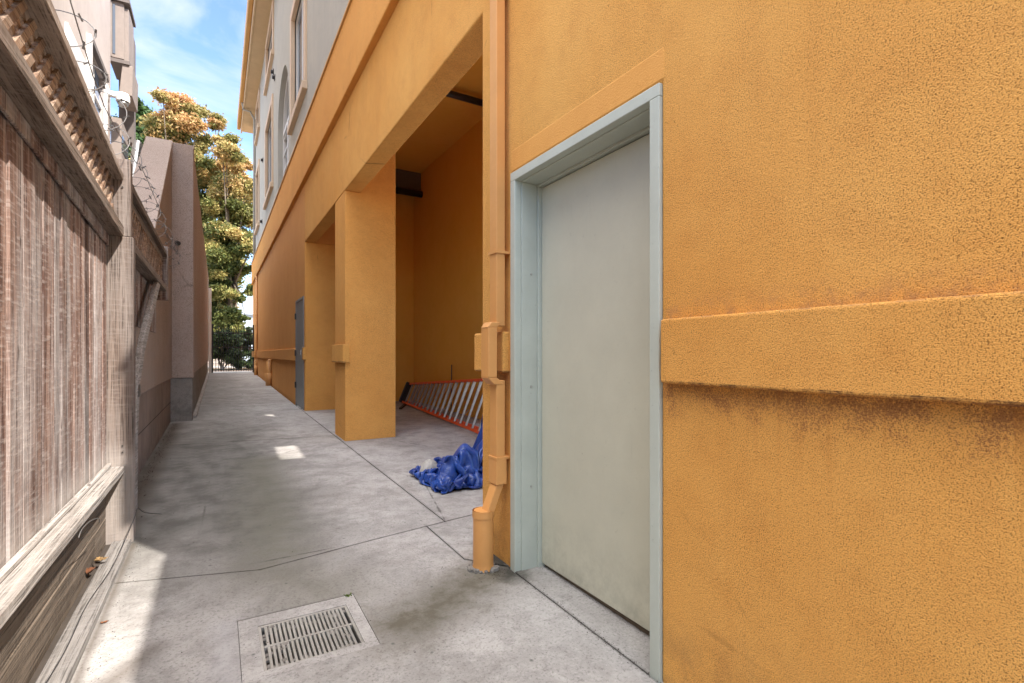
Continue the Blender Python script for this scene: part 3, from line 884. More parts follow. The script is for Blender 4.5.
def lattice(y0, y1, z0, z1):
    m = MB()
    H = z1 - z0 + .04
    sp = .104
    n = int((y1-y0)/sp)+6
    for layer, sg in ((0, 1), (1, -1)):
        xx = -.548 - layer*.0145
        for k in range(-5, n+5):
            yc = y0 + k*sp
            a, b = (yc, z0-.02), (yc+sg*H, z1+.02)
            # clip to the bay
            def clip(pa, pb):
                (ya_, za_), (yb_, zb_) = pa, pb
                if min(ya_, yb_) > y1 or max(ya_, yb_) < y0: return None
                def cut(Yv):
                    t_ = (Yv-ya_)/(yb_-ya_); return (Yv, za_+t_*(zb_-za_))
                if ya_ < y0: pa = cut(y0)
                if ya_ > y1: pa = cut(y1)
                if yb_ < y0: pb = cut(y0)
                if yb_ > y1: pb = cut(y1)
                return pa, pb
            r_ = clip(a, b)
            if not r_: continue
            (p0, q0), (p1, q1) = r_
            if abs(p1-p0) < .03: continue
            m.bar((xx, p0, q0+tilt(p0)), (xx, p1, q1+tilt(p1)), .032, .013, (1,0,0), rs.random())
    return m
lattice(FY0, PY-.01, 1.955, 2.237).build('lattice', M['lattice'], fn)
lattice(3.95, 6.93, 1.96, 2.26).build('lattice', M['lattice'], fn)

# posts
m = MB(); m.box(-.60, -.447, 3.842, 3.94, -.1, 1.90); m.box(-.60, -.462, 3.8425, 3.9395, 1.90, 2.375)
m.build('post', M['post'], fn, bevel=.004)
m = MB(); m.box(-.61, -.49, 6.98, 7.06, 1.80, 2.42); m.build('post', M['post'], fn, bevel=.004)
# leaning brace
m = MB()
bp = [(-.53, 4.55, 0), (-.53, 4.57, .6), (-.53, 4.70, .98), (-.53, 5.0, 1.25), (-.53, 5.5, 1.53), (-.53, 6.28, 1.94)]
vs_, fs_ = [], []
for i, q in enumerate(bp):
    a_ = Vector(bp[max(i-1, 0)]); b_ = Vector(bp[min(i+1, len(bp)-1)])
    dd = (b_-a_).normalized(); nrm = Vector((0, -dd.z, dd.y))
    for sx, sn in ((-1,-1),(1,-1),(1,1),(-1,1)):
        vs_.append(Vector(q) + Vector((sx*.02, 0, 0)) + nrm*(sn*.06))
for i in range(len(bp)-1):
    for k in range(4): fs_.append((i*4+k, i*4+(k+1)%4, (i+1)*4+(k+1)%4, (i+1)*4+k))
fs_ += [(3,2,1,0), tuple(len(bp)*4-4+k for k in range(4))]
m.add(vs_, fs_); m.build('brace', M['ledge'], fn, bevel=.004)
m = MB(); m.box(-.509, -.505, 4.64, 4.73, .86, .95); m.build('bracket_plate', M['hinge'], fn)

# ledge
m = MB(); m.hexa([(-.603,FY0,.462),(-.485,FY0,.462),(-.490,PY,.455),(-.603,PY,.455),(-.603,FY0,.500),(-.485,FY0,.500),(-.490,PY,.497),(-.603,PY,.497)])
m.build('ledge', M['ledge'], fn, bevel=.004, segs=2)
m = MB(); m.box(-.574, -.552, FY0, PY, .5015, .522); m.build('ledge_batten', M['ledge'], fn, bevel=.003)
# retaining planks below
m = MB()
m.box(-.62, -.578, FY0, 3.36, .205, .455, .15); m.box(-.62, -.58, 3.365, PY, .195, .455, .7)
m.box(-.62, -.576, FY0, 3.50, -.1, .198, .45); m.box(-.62, -.58, 3.505, PY, -.1, .19, .85)
m.build('retaining_planks', M['planks'], fn, bevel=.003)
# rusty screws and bolts on the post
for z in (2.28, 2.2, .62, .58):
    m = MB(); m.tube([(-.50, 3.835, z), (-.50, 3.846, z)], .005, 8); m.build('bolt', M['hinge'], fn)

# loose board on the ground in front
m = MB(); m.hexa([(-.548,FY0,-.04+.0),(-.462,FY0,-.04),(-.452,3.80,0),(-.545,3.80,0),(-.548,FY0,.012),(-.462,FY0,.012),(-.452,3.80,.055),(-.545,3.80,.055)])
tag(m.build('ground_board', M['board_grey'], bevel=.004), 'long grey weathered board lying on the concrete along the foot of the fence', 'board')
m = MB(); m.hexa([(-.60,-1.2,-.2),(-.52,-1.2,-.2),(-.52,3.83,-.2),(-.60,3.83,-.2),(-.60,-1.2,-.035),(-.52,-1.2,-.035),(-.52,3.83,.032),(-.60,3.83,.032)])
tag(m.build('soil', M['rust']), kind='stuff', label='dark soil and litter in the gap behind the board', cat='soil')

# thin wires
m = MB()
pts = [(-.50,1.75,.03),(-.515,2.1,.045),(-.50,2.5,.05),(-.505,2.9,.055),(-.48,3.25,.06),(-.47,3.55,.075),(-.44,3.80,.17),(-.432,3.90,.21),(-.41,4.05,.14),(-.34,4.3,.05)]
def smooth_pts(p, n=6):
    p = [Vector(q) for q in p]; out = []
    for i in range(len(p)-1):
        a, b, c, d = p[max(i-1,0)], p[i], p[i+1], p[min(i+2,len(p)-1)]
        for k in range(n):
            t = k/n
            out.append(.5*((2*b)+(-a+c)*t+(2*a-5*b+4*c-d)*t*t+(-a+3*b-3*c+d)*t*t*t))
    return out+[p[-1]]
m.tube(smooth_pts(pts), .0022, 6)
tag(m.build('wire', M['black'], smooth=True), 'thin dark wire trailing along the grey ground board to the post', 'wire')
m = MB(); m.tube(smooth_pts([(-.482,2.62,.44),(-.478,2.66,.462),(-.475,2.8,.455),(-.48,3.0,.41),(-.50,3.15,.35)]), .002, 6)
tag(m.build('wire', M['galv'], smooth=True), 'short bent pale wire sticking out from the ledge edge', 'wire')

# razor wire on top of the fence
def razor(name, y0, y1, r, turns, base, lab, mat='galv', seed=1, xc=-.60, strands=2):
    rr_ = random.Random(seed)
    e_ = empty(name, (xc, (y0+y1)/2, base(y0)), lab, 'razor wire', 'razor wire along the fence top')
    m = MB(); n = turns*26; pts = []
    for i in range(n+1):
        t = i/n; y_ = y0+(y1-y0)*t
        an = t*turns*2*math.pi
        rad = r*(1+.10*math.sin(3.3*t*turns)+.05*math.sin(11*t))
        yy = y_+.10*math.sin(an)
        pts.append(Vector((xc+rad*math.cos(an), yy, base(y_)+r+rad*math.sin(an))))
    m.tube(pts, .0024, 5)
    m.build('coil', M[mat], e_)
    b = MB()
    for i in range(0, n, 3):
        p = pts[i]; d = (pts[min(i+1, n)]-pts[max(i-1,0)]).normalized()
        q = Vector((rr_.uniform(-1,1), rr_.uniform(-1,1), rr_.uniform(-1,1))).cross(d).normalized()
        b.bar(p-q*.017, p+q*.017, .008, .002, d)
    b.build('barb', M[mat], e_)['kind'] = 'stuff'
    s_ = MB()
    for k in range(strands):
        xx = xc+(-.12 if k == 0 else .10)
        hh = base(y0)+.05+k*r*1.25
        ps = [(xx+.02*math.sin(7*j), y0+(y1-y0)*j/10, hh + base(y0+(y1-y0)*j/10)-base(y0) + .015*math.sin(5*j+k)) for j in range(11)]
        s_.tube(ps, .0026, 5)
    s_.build('strand', M[mat], e_)
razor('razor_wire', 1.3, 4.5, .17, 9, lambda y: 2.285+tilt(y), 'coiled razor wire on top of the near lattice bay of the fence', seed=4, xc=-.62)
razor('razor_wire', 4.6, 8.6, .15, 11, lambda y: 2.35, 'coiled razor wire running on past the brace towards the sloping wall', seed=8, xc=-.60)

# dead leaves caught between planks and board
def leaf(x, y, z, s, rot, mat, lab, curl=.4):
    m = MB(); n = 9; vs_ = []; fs_ = []
    c_, s2 = math.cos(rot), math.sin(rot)
    prof = [0, .45, .8, .62, .95, .6, .7, .35, 0]
    for i in range(n):
        u = (i/(n-1)-.5)*2
        for v in (-1, 0, 1):
            a = u*s; b_ = v*prof[i]*s*.6
            zz = z + abs(v)*prof[i]*s*curl + u*u*s*.3 + random.uniform(-.003, .003)
            vs_.append((x+a*c_-b_*s2, y+a*s2+b_*c_, zz))
    for i in range(n-1):
        for k in range(2): fs_.append((i*3+k, i*3+k+1, (i+1)*3+k+1, (i+1)*3+k))
    m.add(vs_, fs_)
    o = m.build('dry_leaf', M[mat], smooth=True)
    sm_ = o.modifiers.new('thick', 'SOLIDIFY'); sm_.thickness = .0012
    return tag(o, lab, 'leaf', 'dead leaves along the foot of the fence')
leaf(-.560, 3.30, .06, .036, 1.3, 'dry_leaf', 'large reddish brown curled leaf against the retaining plank near the post', .8)
leaf(-.535, 3.42, .075, .032, .4, 'dry_leaf_pale', 'pale tan crumpled leaf leaning on the grey board just beside the reddish one')
leaf(-.56, 3.52, .05, .026, 2.2, 'dry_leaf_pale', 'small tan leaf deepest in the corner by the fence post')
leaf(-.565, 2.15, .02, .02, .9, 'dry_leaf', 'tiny brown leaf in the dark gap behind the board at the picture bottom left', .7)
leaf(-.56, 2.02, .02, .02, 2.4, 'dry_leaf', 'nearest scrap of brown leaf in the gap behind the ground board', .7)
leaf(-.425, 2.78, .008, .014, .2, 'dry_leaf', 'dark leaf scrap lying on the sunlit concrete edge', .5)

# ================================================================= TAUPE WALLS ON THE LEFT
tw = empty('boundary_wall', (-.6, 12, 0), 'taupe stucco boundary wall with tall square pier and sloping shoulder beyond the wooden fence', 'wall')
m = MB()
m.box(-.80, -.615, 3.96, 6.98, .80, 1.52)
m.prism_x([(6.98, .80), (9.44, .80), (9.44, 4.47), (6.98, 2.60)], -.93, -.615)
m.build('wall', M['taupe_warm'], tw, bevel=.01, segs=2)
m = MB(); m.box(-.80, -.632, 3.96, 9.44, -.2, .80)
m.build('block_base', M['block'], tw)
m = MB(); m.hexa([(-.945,6.90,2.555),(-.605,6.90,2.555),(-.605,9.44,4.475),(-.945,9.44,4.475),(-.945,6.90,2.60),(-.605,6.90,2.60),(-.605,9.44,4.52),(-.945,9.44,4.52)])
m.build('sloping_cap', M['taupe'], tw, bevel=.006)
m = MB(); m.box(-.625, -.33, 9.44, 9.75, .80, 4.50)
m.box(-.93, -.625, 9.445, 9.75, .8, 4.49)
m.build('pier', M['taupe'], tw, bevel=.012, segs=2)
m = MB(); m.box(-.66, -.345, 9.455, 9.75, -.1, .80)
m.build('pier_footing', M['footing'], tw, bevel=.006)
m = MB(); m.box(-.6, -.33, 9.752, 24.9, .86, 4.46)
m.build('wall', M['taupe'], tw, bevel=.01)
m = MB(); m.box(-.59, -.352, 9.752, 24.9, -.1, .86)
m.build('footing', M['footing'], tw)
m = MB(); m.box(-.345, -.30, 9.78, 24.5, -.05+.1, .165)
for k in range(1):
    pass
m2 = MB(); m2.hexa([(-.35,9.78,.09),(-.29,9.78,.09),(-.29,24.5,.335),(-.35,24.5,.335),(-.35,9.78,.17),(-.305,9.78,.15),(-.305,24.5,.40),(-.35,24.5,.41)])
m2.build('kerb_fillet', M['concrete_plain'], tw)
m = MB(); m.box(-.325, -.22, 24.93, 25.02, .3, 4.0); m.build('pale_end_strip', M['white'], tw)  # pale strip at the far end of the wall
# standing pipe at the back of the sloping wall
m = MB(); m.tube([(-1.02, 7.7, 2.2), (-1.02, 9.2, 4.3)], .06, 12)
m.build('sloping_pipe', M['steel'], tw, smooth=True)
# little camera / lamp on the pier
e_ = empty('security_light', (-.52, 9.38, 2.95), 'small black spotlight fixed to the taupe pier', 'light')
m = MB(); m.tube([(-.55, 9.44, 2.93), (-.55, 9.425, 2.93)], .032, 14); m.tube([(-.55, 9.425, 2.93), (-.54, 9.39, 2.92)], .012, 10)
m.build('bracket', M['hinge'], e_)
m = MB(); m.tube([(-.545, 9.40, 2.92), (-.525, 9.355, 2.905)], [.026, .034], 14)
m.build('lamp_head', M['black'], e_)

# ================================================================= NEIGHBOUR HOUSE (left, behind fence)
nh = empty('neighbour_house', (-4, 12, 0), 'tall beige stucco house behind the lattice fence with blue-glazed window', 'building')
HX = -2.6
m = MB()
holes_wall(m, HX-.25, HX, 4.0, 17.9, -.3, 15.5, [(15.05, 16.9, 6.9, 8.45)])
m.box(-8, HX-.25, 17.65, 17.9, -.3, 15.5); m.box(-8, HX-.25, 4.0, 4.25, -.3, 15.5)
m.build('wall', M['house'], nh)
m = MB(); m.box(-8.2, HX+.35, 3.7, 18.2, 15.5, 15.7); m.build('roof', M['brown_panel'], nh)
m = MB(); m.box(HX-.01, HX+.03, 13.2, 17.86, 4.0, 6.75)
m.box(HX+.0, HX+.05, 13.0, 14.75, 6.752, 7.75)
m.build('white_panel', M['white'], nh)
m = MB()
m.box(HX-.02, HX+.09, 14.88, 15.04, 6.78, 8.57); m.box(HX-.02, HX+.07, 16.9, 17.02, 6.78, 8.57); m.box(HX-.02, HX+.07, 15.04, 16.9, 6.78, 6.9)
wnn = m.build('window', M['white'], nh, bevel=.01)
m = MB(); m.box(HX-.02, HX+.10, 15.04, 17.04, 8.452, 8.58); m.build('window_head', M['dark_panel'], wnn)
m = MB(); m.box(HX-.10, HX-.09, 15.05, 16.9, 6.9, 8.45); m.build('pane', paint("blue_reflecting_pane", (.16, .27, .45), .15, .05), wnn)
m = MB(); m.box(HX-.09, HX-.04, 15.95, 16.0, 6.9, 8.45); m.box(HX-.09, HX-.04, 15.05, 16.9, 7.65, 7.70); m.build('window_frame', M['white'], wnn)
# stacked bays and balconies at the corner
bal = MB()
bal.box(-2.62, -2.30, 17.95, 18.0, 9.6, 11.2); bal.box(-2.62, -2.57, 17.92, 17.96, 9.6, 11.2)
bal.box(-2.42, -2.20, 18.0, 19.0, 9.55, 11.1)
b_ = bal.build('balcony', M['brown_panel'], nh, bevel=.01)
m = MB(); m.box(-2.66, -2.16, 17.86, 19.1, 11.2, 11.3); m.build('balcony_trim', M['dark_panel'], b_); m = MB(); m.box(-2.62, -2.17, 17.9, 19.05, 9.46, 9.56); m.build('balcony_trim', M['dark_panel'], b_)
m = MB(); m.box(-2.56, -2.50, 17.935, 17.95, 9.7, 11.1); m.build('balcony_opening', M['glass'], b_)
m = MB(); m.hexa([(-2.42,17.95,8.6),(-2.12,17.95,8.6),(-2.12,19.1,8.6),(-2.42,19.1,8.6),(-2.34,17.95,9.46),(-2.10,17.95,9.46),(-2.10,19.1,9.46),(-2.34,19.1,9.46)])
b2 = m.build('bay', M['brown_panel'], nh, bevel=.01)
m = MB(); m.box(-2.60, -2.22, 19.25, 19.6, 7.7, 10.9); m.box(-2.60, -2.28, 19.6, 20.0, 9.2, 11.2)
m.build('bay', M['dark_panel'], nh, bevel=.01)
m = MB(); m.box(-2.6, -2.36, 17.95, 19.2, 2.0, 7.9)
m.build('bay', M['brown_panel'], nh, bevel=.01)
m = MB()
for k in range(6):
    m = MB(); m.box(-2.362, -2.345, 18.0, 19.1, 3+k*.8, 3.45+k*.8); m.build('bay_window', M['glass'], nh)
# dome camera
e_ = empty('dome_camera', (-2.35, 17.3, 8.1), 'white dome security camera on the corner of the beige house', 'security camera')
m = MB(); m.box(-2.60, -2.25, 17.28, 17.42, 8.22, 8.36); m.box(-2.61, -2.56, 17.2, 17.5, 8.1, 8.5); m.build('bracket', M['white'], e_, bevel=.02, segs=3)
m = MB(); m.tube([(-2.25,17.35,8.36),(-2.25,17.35,8.30),(-2.25,17.35,8.14)], [.13,.16,.16], 20); m.build('housing', M['white'], e_)
m = MB(); m.tube([(-2.25,17.35,8.14),(-2.25,17.35,8.06),(-2.25,17.35,8.01),(-2.25,17.35,7.98)], [.135,.12,.08,.02], 20); m.build('dome', M['steel'], e_, smooth=True)

# ================================================================= DRAIN
dr = empty('drain', (.32, 2.27, 0), 'slotted rectangular floor drain with concrete surround set in the near slab', 'drain')
m = MB()
ix0, ix1, iy0, iy1 = .150, .522, 2.080, 2.428
o_ = .0022
for q in ((fx0+o_, ix0, fy0+o_, fy1-o_), (ix1, fx1-o_, fy0+o_, fy1-o_), (ix0, ix1, fy0+o_, iy0), (ix0, ix1, iy1, fy1-o_)):
    m.prism([(q[0],q[2]),(q[1],q[2]),(q[1],q[3]),(q[0],q[3])], -.2, -.001, gz)
m.build('surround', M['surround'], dr)
m = MB(); m.box(ix0-.01, ix1+.01, iy0-.01, iy1+.01, -.24, -.15); m.build('pit', M['rust'], dr)
m = MB()
fw = .012
zt, zb_ = -.004, -.022
for q in ((ix0, ix0+fw, iy0, iy1), (ix1-fw, ix1, iy0, iy1), (ix0+fw, ix1-fw, iy0, iy0+fw), (ix0+fw, ix1-fw, iy1-fw, iy1), (ix0+fw, ix1-fw, 2.249, 2.262)):
    m.prism([(q[0],q[2]),(q[1],q[2]),(q[1],q[3]),(q[0],q[3])], zb_, zt, gz)
n = 19
for k in range(n):
    x = ix0+fw + (k+1)*(ix1-ix0-2*fw)/(n+1)
    for (a, b) in ((iy0+fw, 2.249), (2.262, iy1-fw)):
        m.prism([(x-.0055,a),(x+.0055,a),(x+.0055,b),(x-.0055,b)], zb_, zt-.0015, gz)
m.build('grate', M['grate'], dr, bevel=.0015)
m = MB()
rg = random.Random(5)
# silt clogging the outer slots
for k in range(95):
    edge = rg.random()
    if edge < .45: x, y = rg.uniform(ix0+.012, ix1-.012), rg.choice((rg.uniform(iy0+.012, iy0+.05), rg.uniform(iy1-.07, iy1-.015)))
    elif edge < .8: x, y = rg.choice((rg.uniform(ix0+.012, ix0+.05), rg.uniform(ix1-.11, ix1-.015))), rg.uniform(iy0+.015, iy1-.015)
    else: x, y = rg.uniform(ix0+.03, ix0+.1), rg.uniform(2.2, 2.26)
    s_ = rg.uniform(.004, .013); z = -.012+rg.random()*.007
    m.prism([(x-s_,y-s_*.8),(x+s_,y-s_),(x+s_*.8,y+s_),(x-s_,y+s_*.7)], -.02, z, gz, rg.random())
m.build('silt', M['footing'], dr, bevel=.002)['kind'] = 'stuff'
m = MB()
for k in range(14):
    x, y = fx1-.02+rg.uniform(-.02, .012), fy1-.01+rg.uniform(-.012, .01); a = rg.uniform(0, 6.28)
    m.add([(x,y,0),(x+.006*math.cos(a),y+.006*math.sin(a),.001),(x+.012*math.cos(a+.5),y+.012*math.sin(a+.5),.010),(x+.004*math.cos(a+1.2),y+.004*math.sin(a+1.2),.008)], [(0,1,2,3)])
tag(m.build('weed', M['moss']), 'tiny green weed at the far right corner of the drain', 'weed')

# ================================================================= BLUE TARP
def lump(mb, c, r, seed, amp=.28, n=56):
    vs_, fs_ = [], []
    for i in range(n+1):
        th = math.pi*i/n
        for j in range(2*n):
            ph = math.pi*j/n
            d = Vector((math.sin(th)*math.cos(ph), math.sin(th)*math.sin(ph), math.cos(th)))
            q = d*2.0 + Vector((seed*3.1, seed*1.7, seed))
            q = q + Vector((noise.noise(q*1.2), noise.noise(q*1.2+Vector((5,5,5))), noise.noise(q*1.2+Vector((9,1,4)))))*.9
            tri = lambda v: abs((v % 1.0)*2-1)
            fld = noise.noise(q*.55)*2.6 + noise.noise(q*1.1+Vector((7,2,1)))*.7
            f2 = noise.noise(q*.7+Vector((11,4,8)))*3.4
            rid, rid2 = tri(fld*1.25), tri(f2*1.5)
            rid3 = abs(noise.noise(q*6))
            k = 1 + amp*(rid-.55)*.75 + amp*.38*(rid2-.5) + amp*.10*rid3
            p = Vector((c[0]+d.x*r[0]*k, c[1]+d.y*r[1]*k, c[2]+d.z*r[2]*k))
            p.z = max(p.z, gz(p.y)+.003+.004*rid3)
            vs_.append(p)
    for i in range(n):
        for j in range(2*n):
            j2 = (j+1) % (2*n)
            fs_.append((i*2*n+j, (i+1)*2*n+j, (i+1)*2*n+j2, i*2*n+j2))
    mb.add(vs_, fs_)
import numpy as np
def cloth(NX, NY, w, h, x0, x1, y0, y1, blobs_, seed, iters=420):
    """a small position-based cloth settle: a sheet gathered over a heap"""
    dx_, dy_ = w/(NX-1), h/(NY-1)
    I, J = np.meshgrid(np.arange(NX), np.arange(NY), indexing='ij')
    u, v = I/(NX-1), J/(NY-1)
    P_ = np.zeros((NX, NY, 3))
    for i in range(NX):
        for j in range(NY):
            a_, b_ = i/(NX-1), j/(NY-1)
            q = Vector((a_*3.0+seed, b_*3.0, seed*1.3))
            n1, n2, n3 = noise.noise(q), noise.noise(q+Vector((9,3,5))), noise.noise(q*1.6+Vector((4,8,1)))
            env = (.60+.40*a_)
            P_[i, j] = (x0+(x1-x0)*(a_+n1*.22), y0+(y1-y0)*(b_+n2*.22), .06+env*(.26+.34*n3+.30*noise.noise(q*2.6)+.14*noise.noise(q*6)))
    prev = P_.copy()
    def solve(sl1, sl2, rest, k):
        d = P_[sl2]-P_[sl1]; L = np.sqrt((d**2).sum(-1, keepdims=True))+1e-9
        c_ = d*(k*.5*(L-rest)/L)
        P_[sl1] += c_; P_[sl2] -= c_
    A = slice(None)
    dg = math.hypot(dx_, dy_)
    for it in range(iters):
        vel = (P_-prev)*.93; prev = P_.copy()
        P_ += vel; P_[..., 2] -= .0006
        for _ in range(5):
            for o_ in (0, 1):
                solve((slice(o_, NX-1, 2), A), (slice(o_+1, NX, 2), A), dx_, 1.0)
                solve((A, slice(o_, NY-1, 2)), (A, slice(o_+1, NY, 2)), dy_, 1.0)
            solve((slice(0, NX-1), slice(0, NY-1)), (slice(1, NX), slice(1, NY)), dg, .25)
            solve((slice(1, NX), slice(0, NY-1)), (slice(0, NX-1), slice(1, NY)), dg, .25)
            solve((slice(0, NX-2), A), (slice(2, NX), A), 2*dx_, .03)
            solve((A, slice(0, NY-2)), (A, slice(2, NY)), 2*dy_, .03)
            # heap inside, floor below, bounds round it
            for (cx_, cy_, cz_, rx_, ry_, rz_) in blobs_:
                q = (P_-np.array((cx_, cy_, cz_)))/np.array((rx_, ry_, rz_))
                L = np.sqrt((q**2).sum(-1, keepdims=True))+1e-9
                q = np.where(L < 1, q/L, q)
                P_[:] = q*np.array((rx_, ry_, rz_))+np.array((cx_, cy_, cz_))
            P_[..., 0] = np.clip(P_[..., 0], x0, x1); P_[..., 1] = np.clip(P_[..., 1], y0, y1)
            P_[..., 2] = np.maximum(P_[..., 2], .032+.0165*(P_[..., 1]-3.8))
    return P_
NXc, NYc = 105, 91
TC = cloth(NXc, NYc, 3.4, 2.7, 1.37, 2.45, 3.82, 4.60, [(1.60,4.0,.0,.10,.09,.18), (1.80,4.06,.0,.15,.12,.27), (2.08,4.10,.0,.14,.10,.29), (2.30,4.30,.1,.11,.11,.40)], 2.3, 90)
g0_ = .032
TC[..., 2] = g0_+(TC[..., 2]-g0_)*1.5
TC[..., 0] = 1.54+(TC[..., 0]-1.37)*.84
m = MB()
m.add([tuple(TC[i, j]) for i in range(NXc) for j in range(NYc)],
      [(i*NYc+j, (i+1)*NYc+j, (i+1)*NYc+j+1, i*NYc+j+1) for i in range(NXc-1) for j in range(NYc-1)])
tp = m.build('tarp', M['tarp'], smooth=True)
sm_ = tp.modifiers.new('smooth', 'SUBSURF'); sm_.levels = 1; sm_.render_levels = 1
sm_ = tp.modifiers.new('thick', 'SOLIDIFY'); sm_.thickness = .002
tag(tp, 'crumpled bright blue plastic tarp heaped on the floor of the open bay', 'tarp')
m = MB(); lump(m, (1.68, 4.34, .06), (.10, .08, .15), 5.5, .15, 28)
tag(m.build('plastic_bag', M['bag'], smooth=True), 'pale plastic bag half hidden behind the blue tarp', 'bag')

# ================================================================= STEPLADDER lying on its side
ld = empty('stepladder', (3.25, 8, .07), 'long orange fibreglass stepladder with aluminium steps lying on its side along the ochre wall', 'stepladder')
def LP(t, side, off=0.0):
    """t 0 far/narrow .. 1 near/wide ; side 0 bottom rail, 1 top rail"""
    yb = 10.25 + (5.3-10.25)*t
    b = Vector((3.36-.33*t, yb, gz(yb)+.045))
    tp_ = Vector((3.53-.20*t, yb+.02, gz(yb)+.045+.37+.42*t))
    v = b.lerp(tp_, side)
    return v + Vector((off, 0, 0))
m = MB()
m.bar(LP(0,0), LP(1,0), .028, .042, LP(.5,1)-LP(.5,0)); m.build('rail', M['ladder_red'], ld, bevel=.004)
m = MB(); m.bar(LP(0,1), LP(1,1), .028, .042, LP(.5,1)-LP(.5,0)); m.build('rail', M['ladder_red'], ld, bevel=.004)
m = MB(); m.bar(LP(0.01,0,.10), LP(1,0,.12), .026, .05, LP(.5,1)-LP(.5,0)); m.build('rear_rail', M['ladder_red'], ld, bevel=.003)
m = MB(); m.bar(LP(0.01,1,.08), LP(1,1,.10), .026, .05, LP(.5,1)-LP(.5,0)); m.build('rear_rail', M['ladder_red'], ld, bevel=.003)
m = MB(); m.bar(LP(-.01,-.06), LP(-.01,1.06), .14, .06, (0,1,0)); m.build('top_cap', M['black'], ld, bevel=.01)
NS = 20
for k in range(NS):
    t = .045 + k*.0490
    m = MB(); m.bar(LP(t,0), LP(t,1), .030, .018, (0,1,0)); 
    s1 = m.build('step', M['alu'], ld, bevel=.002)
for k in range(NS):
    t = .045 + k*.0490
    m = MB()
    m.bar(LP(t+.016,.0,.08), LP(t+.030,1,.07), .016, .016, (0,1,0))
    m.build('rear_bar', M['alu'], ld)
m = MB()
for k in range(5):
    t = .12+.18*k; m = MB()
    m.bar(LP(t,.02,-.01), LP(t+.045,.35,.02), .012, .006, (1,0,0))
    m.build('step_brace', M['alu'], ld)

m = MB(); m.bar((3.50, 10.35, gz(10.35)+.02), (3.02, 9.35, gz(9.35)+.02), .05, .03)
tag(m.build('wood_scrap', M['planks']), 'short wooden stick lying on the floor at the far end of the bay', 'stick')
m = MB(); m.tube([(3.75, 8.6, gz(8.6)), (3.76, 8.6, .98)], .012, 8)
tag(m.build('rod', M['hinge']), 'thin dark rod standing against the ochre wall behind the stepladder', 'rod')

# ================================================================= GATE
GY = 25.0
gt = empty('metal_gate', (.6, GY, gz(GY)), 'black metal picket gate closing the far end of the alley', 'gate')
g0 = gz(GY)
m = MB(); m.box(-.22, -.16, GY-.03, GY+.03, g0-.05, g0+2.1); m.build('post', M['black'], gt)
m = MB(); m.box(1.34, 1.40, GY-.03, GY+.03, g0-.05, g0+2.1); m.build('post', M['black'], gt)
for z in (.12, 1.10, 1.72):
    m = MB(); m.box(-.16, 1.34, GY-.015, GY+.015, g0+z-.02, g0+z+.02); m.build('crossbar', M['black'], gt)
m = MB(); m.box(-.012, .012, -.012, .012, 0, 1); 
me = m.build('picket', M['black'], gt)
me.data.transform(Matrix.Translation(gt.location))
first = True
for k in range(15):
    o = me if first else me.copy()
    if not first: col.objects.link(o); o.parent = gt
    first = False
    o.location = (-.06+k*.096 - gt.location.x, 0, .05 + 0)
    o.scale = (1, 1, 1.93 + (.06 if k % 2 else 0))
m = MB(); m.box(1.18, 1.30, GY-.05, GY-.02, g0+.95, g0+1.15); m.build('lock', M['hinge'], gt)

# ================================================================= VEGETATION
def foliage(blobs, n, size, cols, seed, flat=.75, hue=None):
    """leaf-sized quads scattered in the crown volume, denser towards the clump shells"""
    rn = random.Random(seed)
    vol = [b[3]**2.1 for b in blobs]; tot = sum(vol)
    V, F_, C = [], [], []
    for b, vo in zip(blobs, vol):
        cnt = int(n*vo/tot)
        # sub-clumps inside each blob give light and dark bunches with gaps
        sub = []
        for _ in range(max(5, int(b[3]*9))):
            d = Vector((rn.gauss(0,1), rn.gauss(0,1), rn.gauss(0,1))).normalized()*(b[3]*rn.uniform(.35, 1.0))
            d.z *= flat
            sub.append((Vector(b[:3])+d, b[3]*rn.uniform(.22, .45), rn.random()))
        for _ in range(cnt):
            cc, r_, tone = rn.choice(sub)
            d = Vector((rn.gauss(0,1), rn.gauss(0,1), rn.gauss(0,1)))*r_*.62
            d.z *= .7
            p = cc + d
            nr = Vector((rn.gauss(0,1), rn.gauss(0,1), rn.gauss(.7,1))).normalized()
            u = nr.orthogonal().normalized(); w_ = nr.cross(u)
            a = rn.uniform(0, 6.28)
            u, w_ = u*math.cos(a)+w_*math.sin(a), w_*math.cos(a)-u*math.sin(a)
            s_ = size*rn.uniform(.6, 1.3)
            i = len(V)
            V += [p-u*s_, p-w_*s_*.5, p+u*s_, p+w_*s_*.5]
            F_.append((i, i+1, i+2, i+3))
            h = hue(p, rn, tone) if hue else rn.random()
            k = min(.999, max(0, h))*(len(cols)-1); j = int(k); f = k-j
            cl = [cols[j][q]*(1-f)+cols[j+1][q]*f for q in range(3)]
            v = rn.uniform(.75, 1.2)*(.8+.4*tone)
            C += [(*[q*v for q in cl], 1)]*4
    return V, F_, C

def crown(name, parent, blobs, n, size, cols, seed, hue=None):
    V, F_, C = foliage(blobs, n, size, cols, seed, hue=hue)
    me = bpy.data.meshes.new(name)
    loc = parent.location if parent else Vector((0,0,0))
    me.from_pydata([tuple(v-loc) for v in V], [], F_)
    at = me.color_attributes.new('lc', 'FLOAT_COLOR', 'POINT')
    at.data.foreach_set('color', [q for c in C for q in c])
    me.materials.append(M['leaf'])
    o = bpy.data.objects.new(name, me); col.objects.link(o)
    if parent: o.parent = parent
    return o

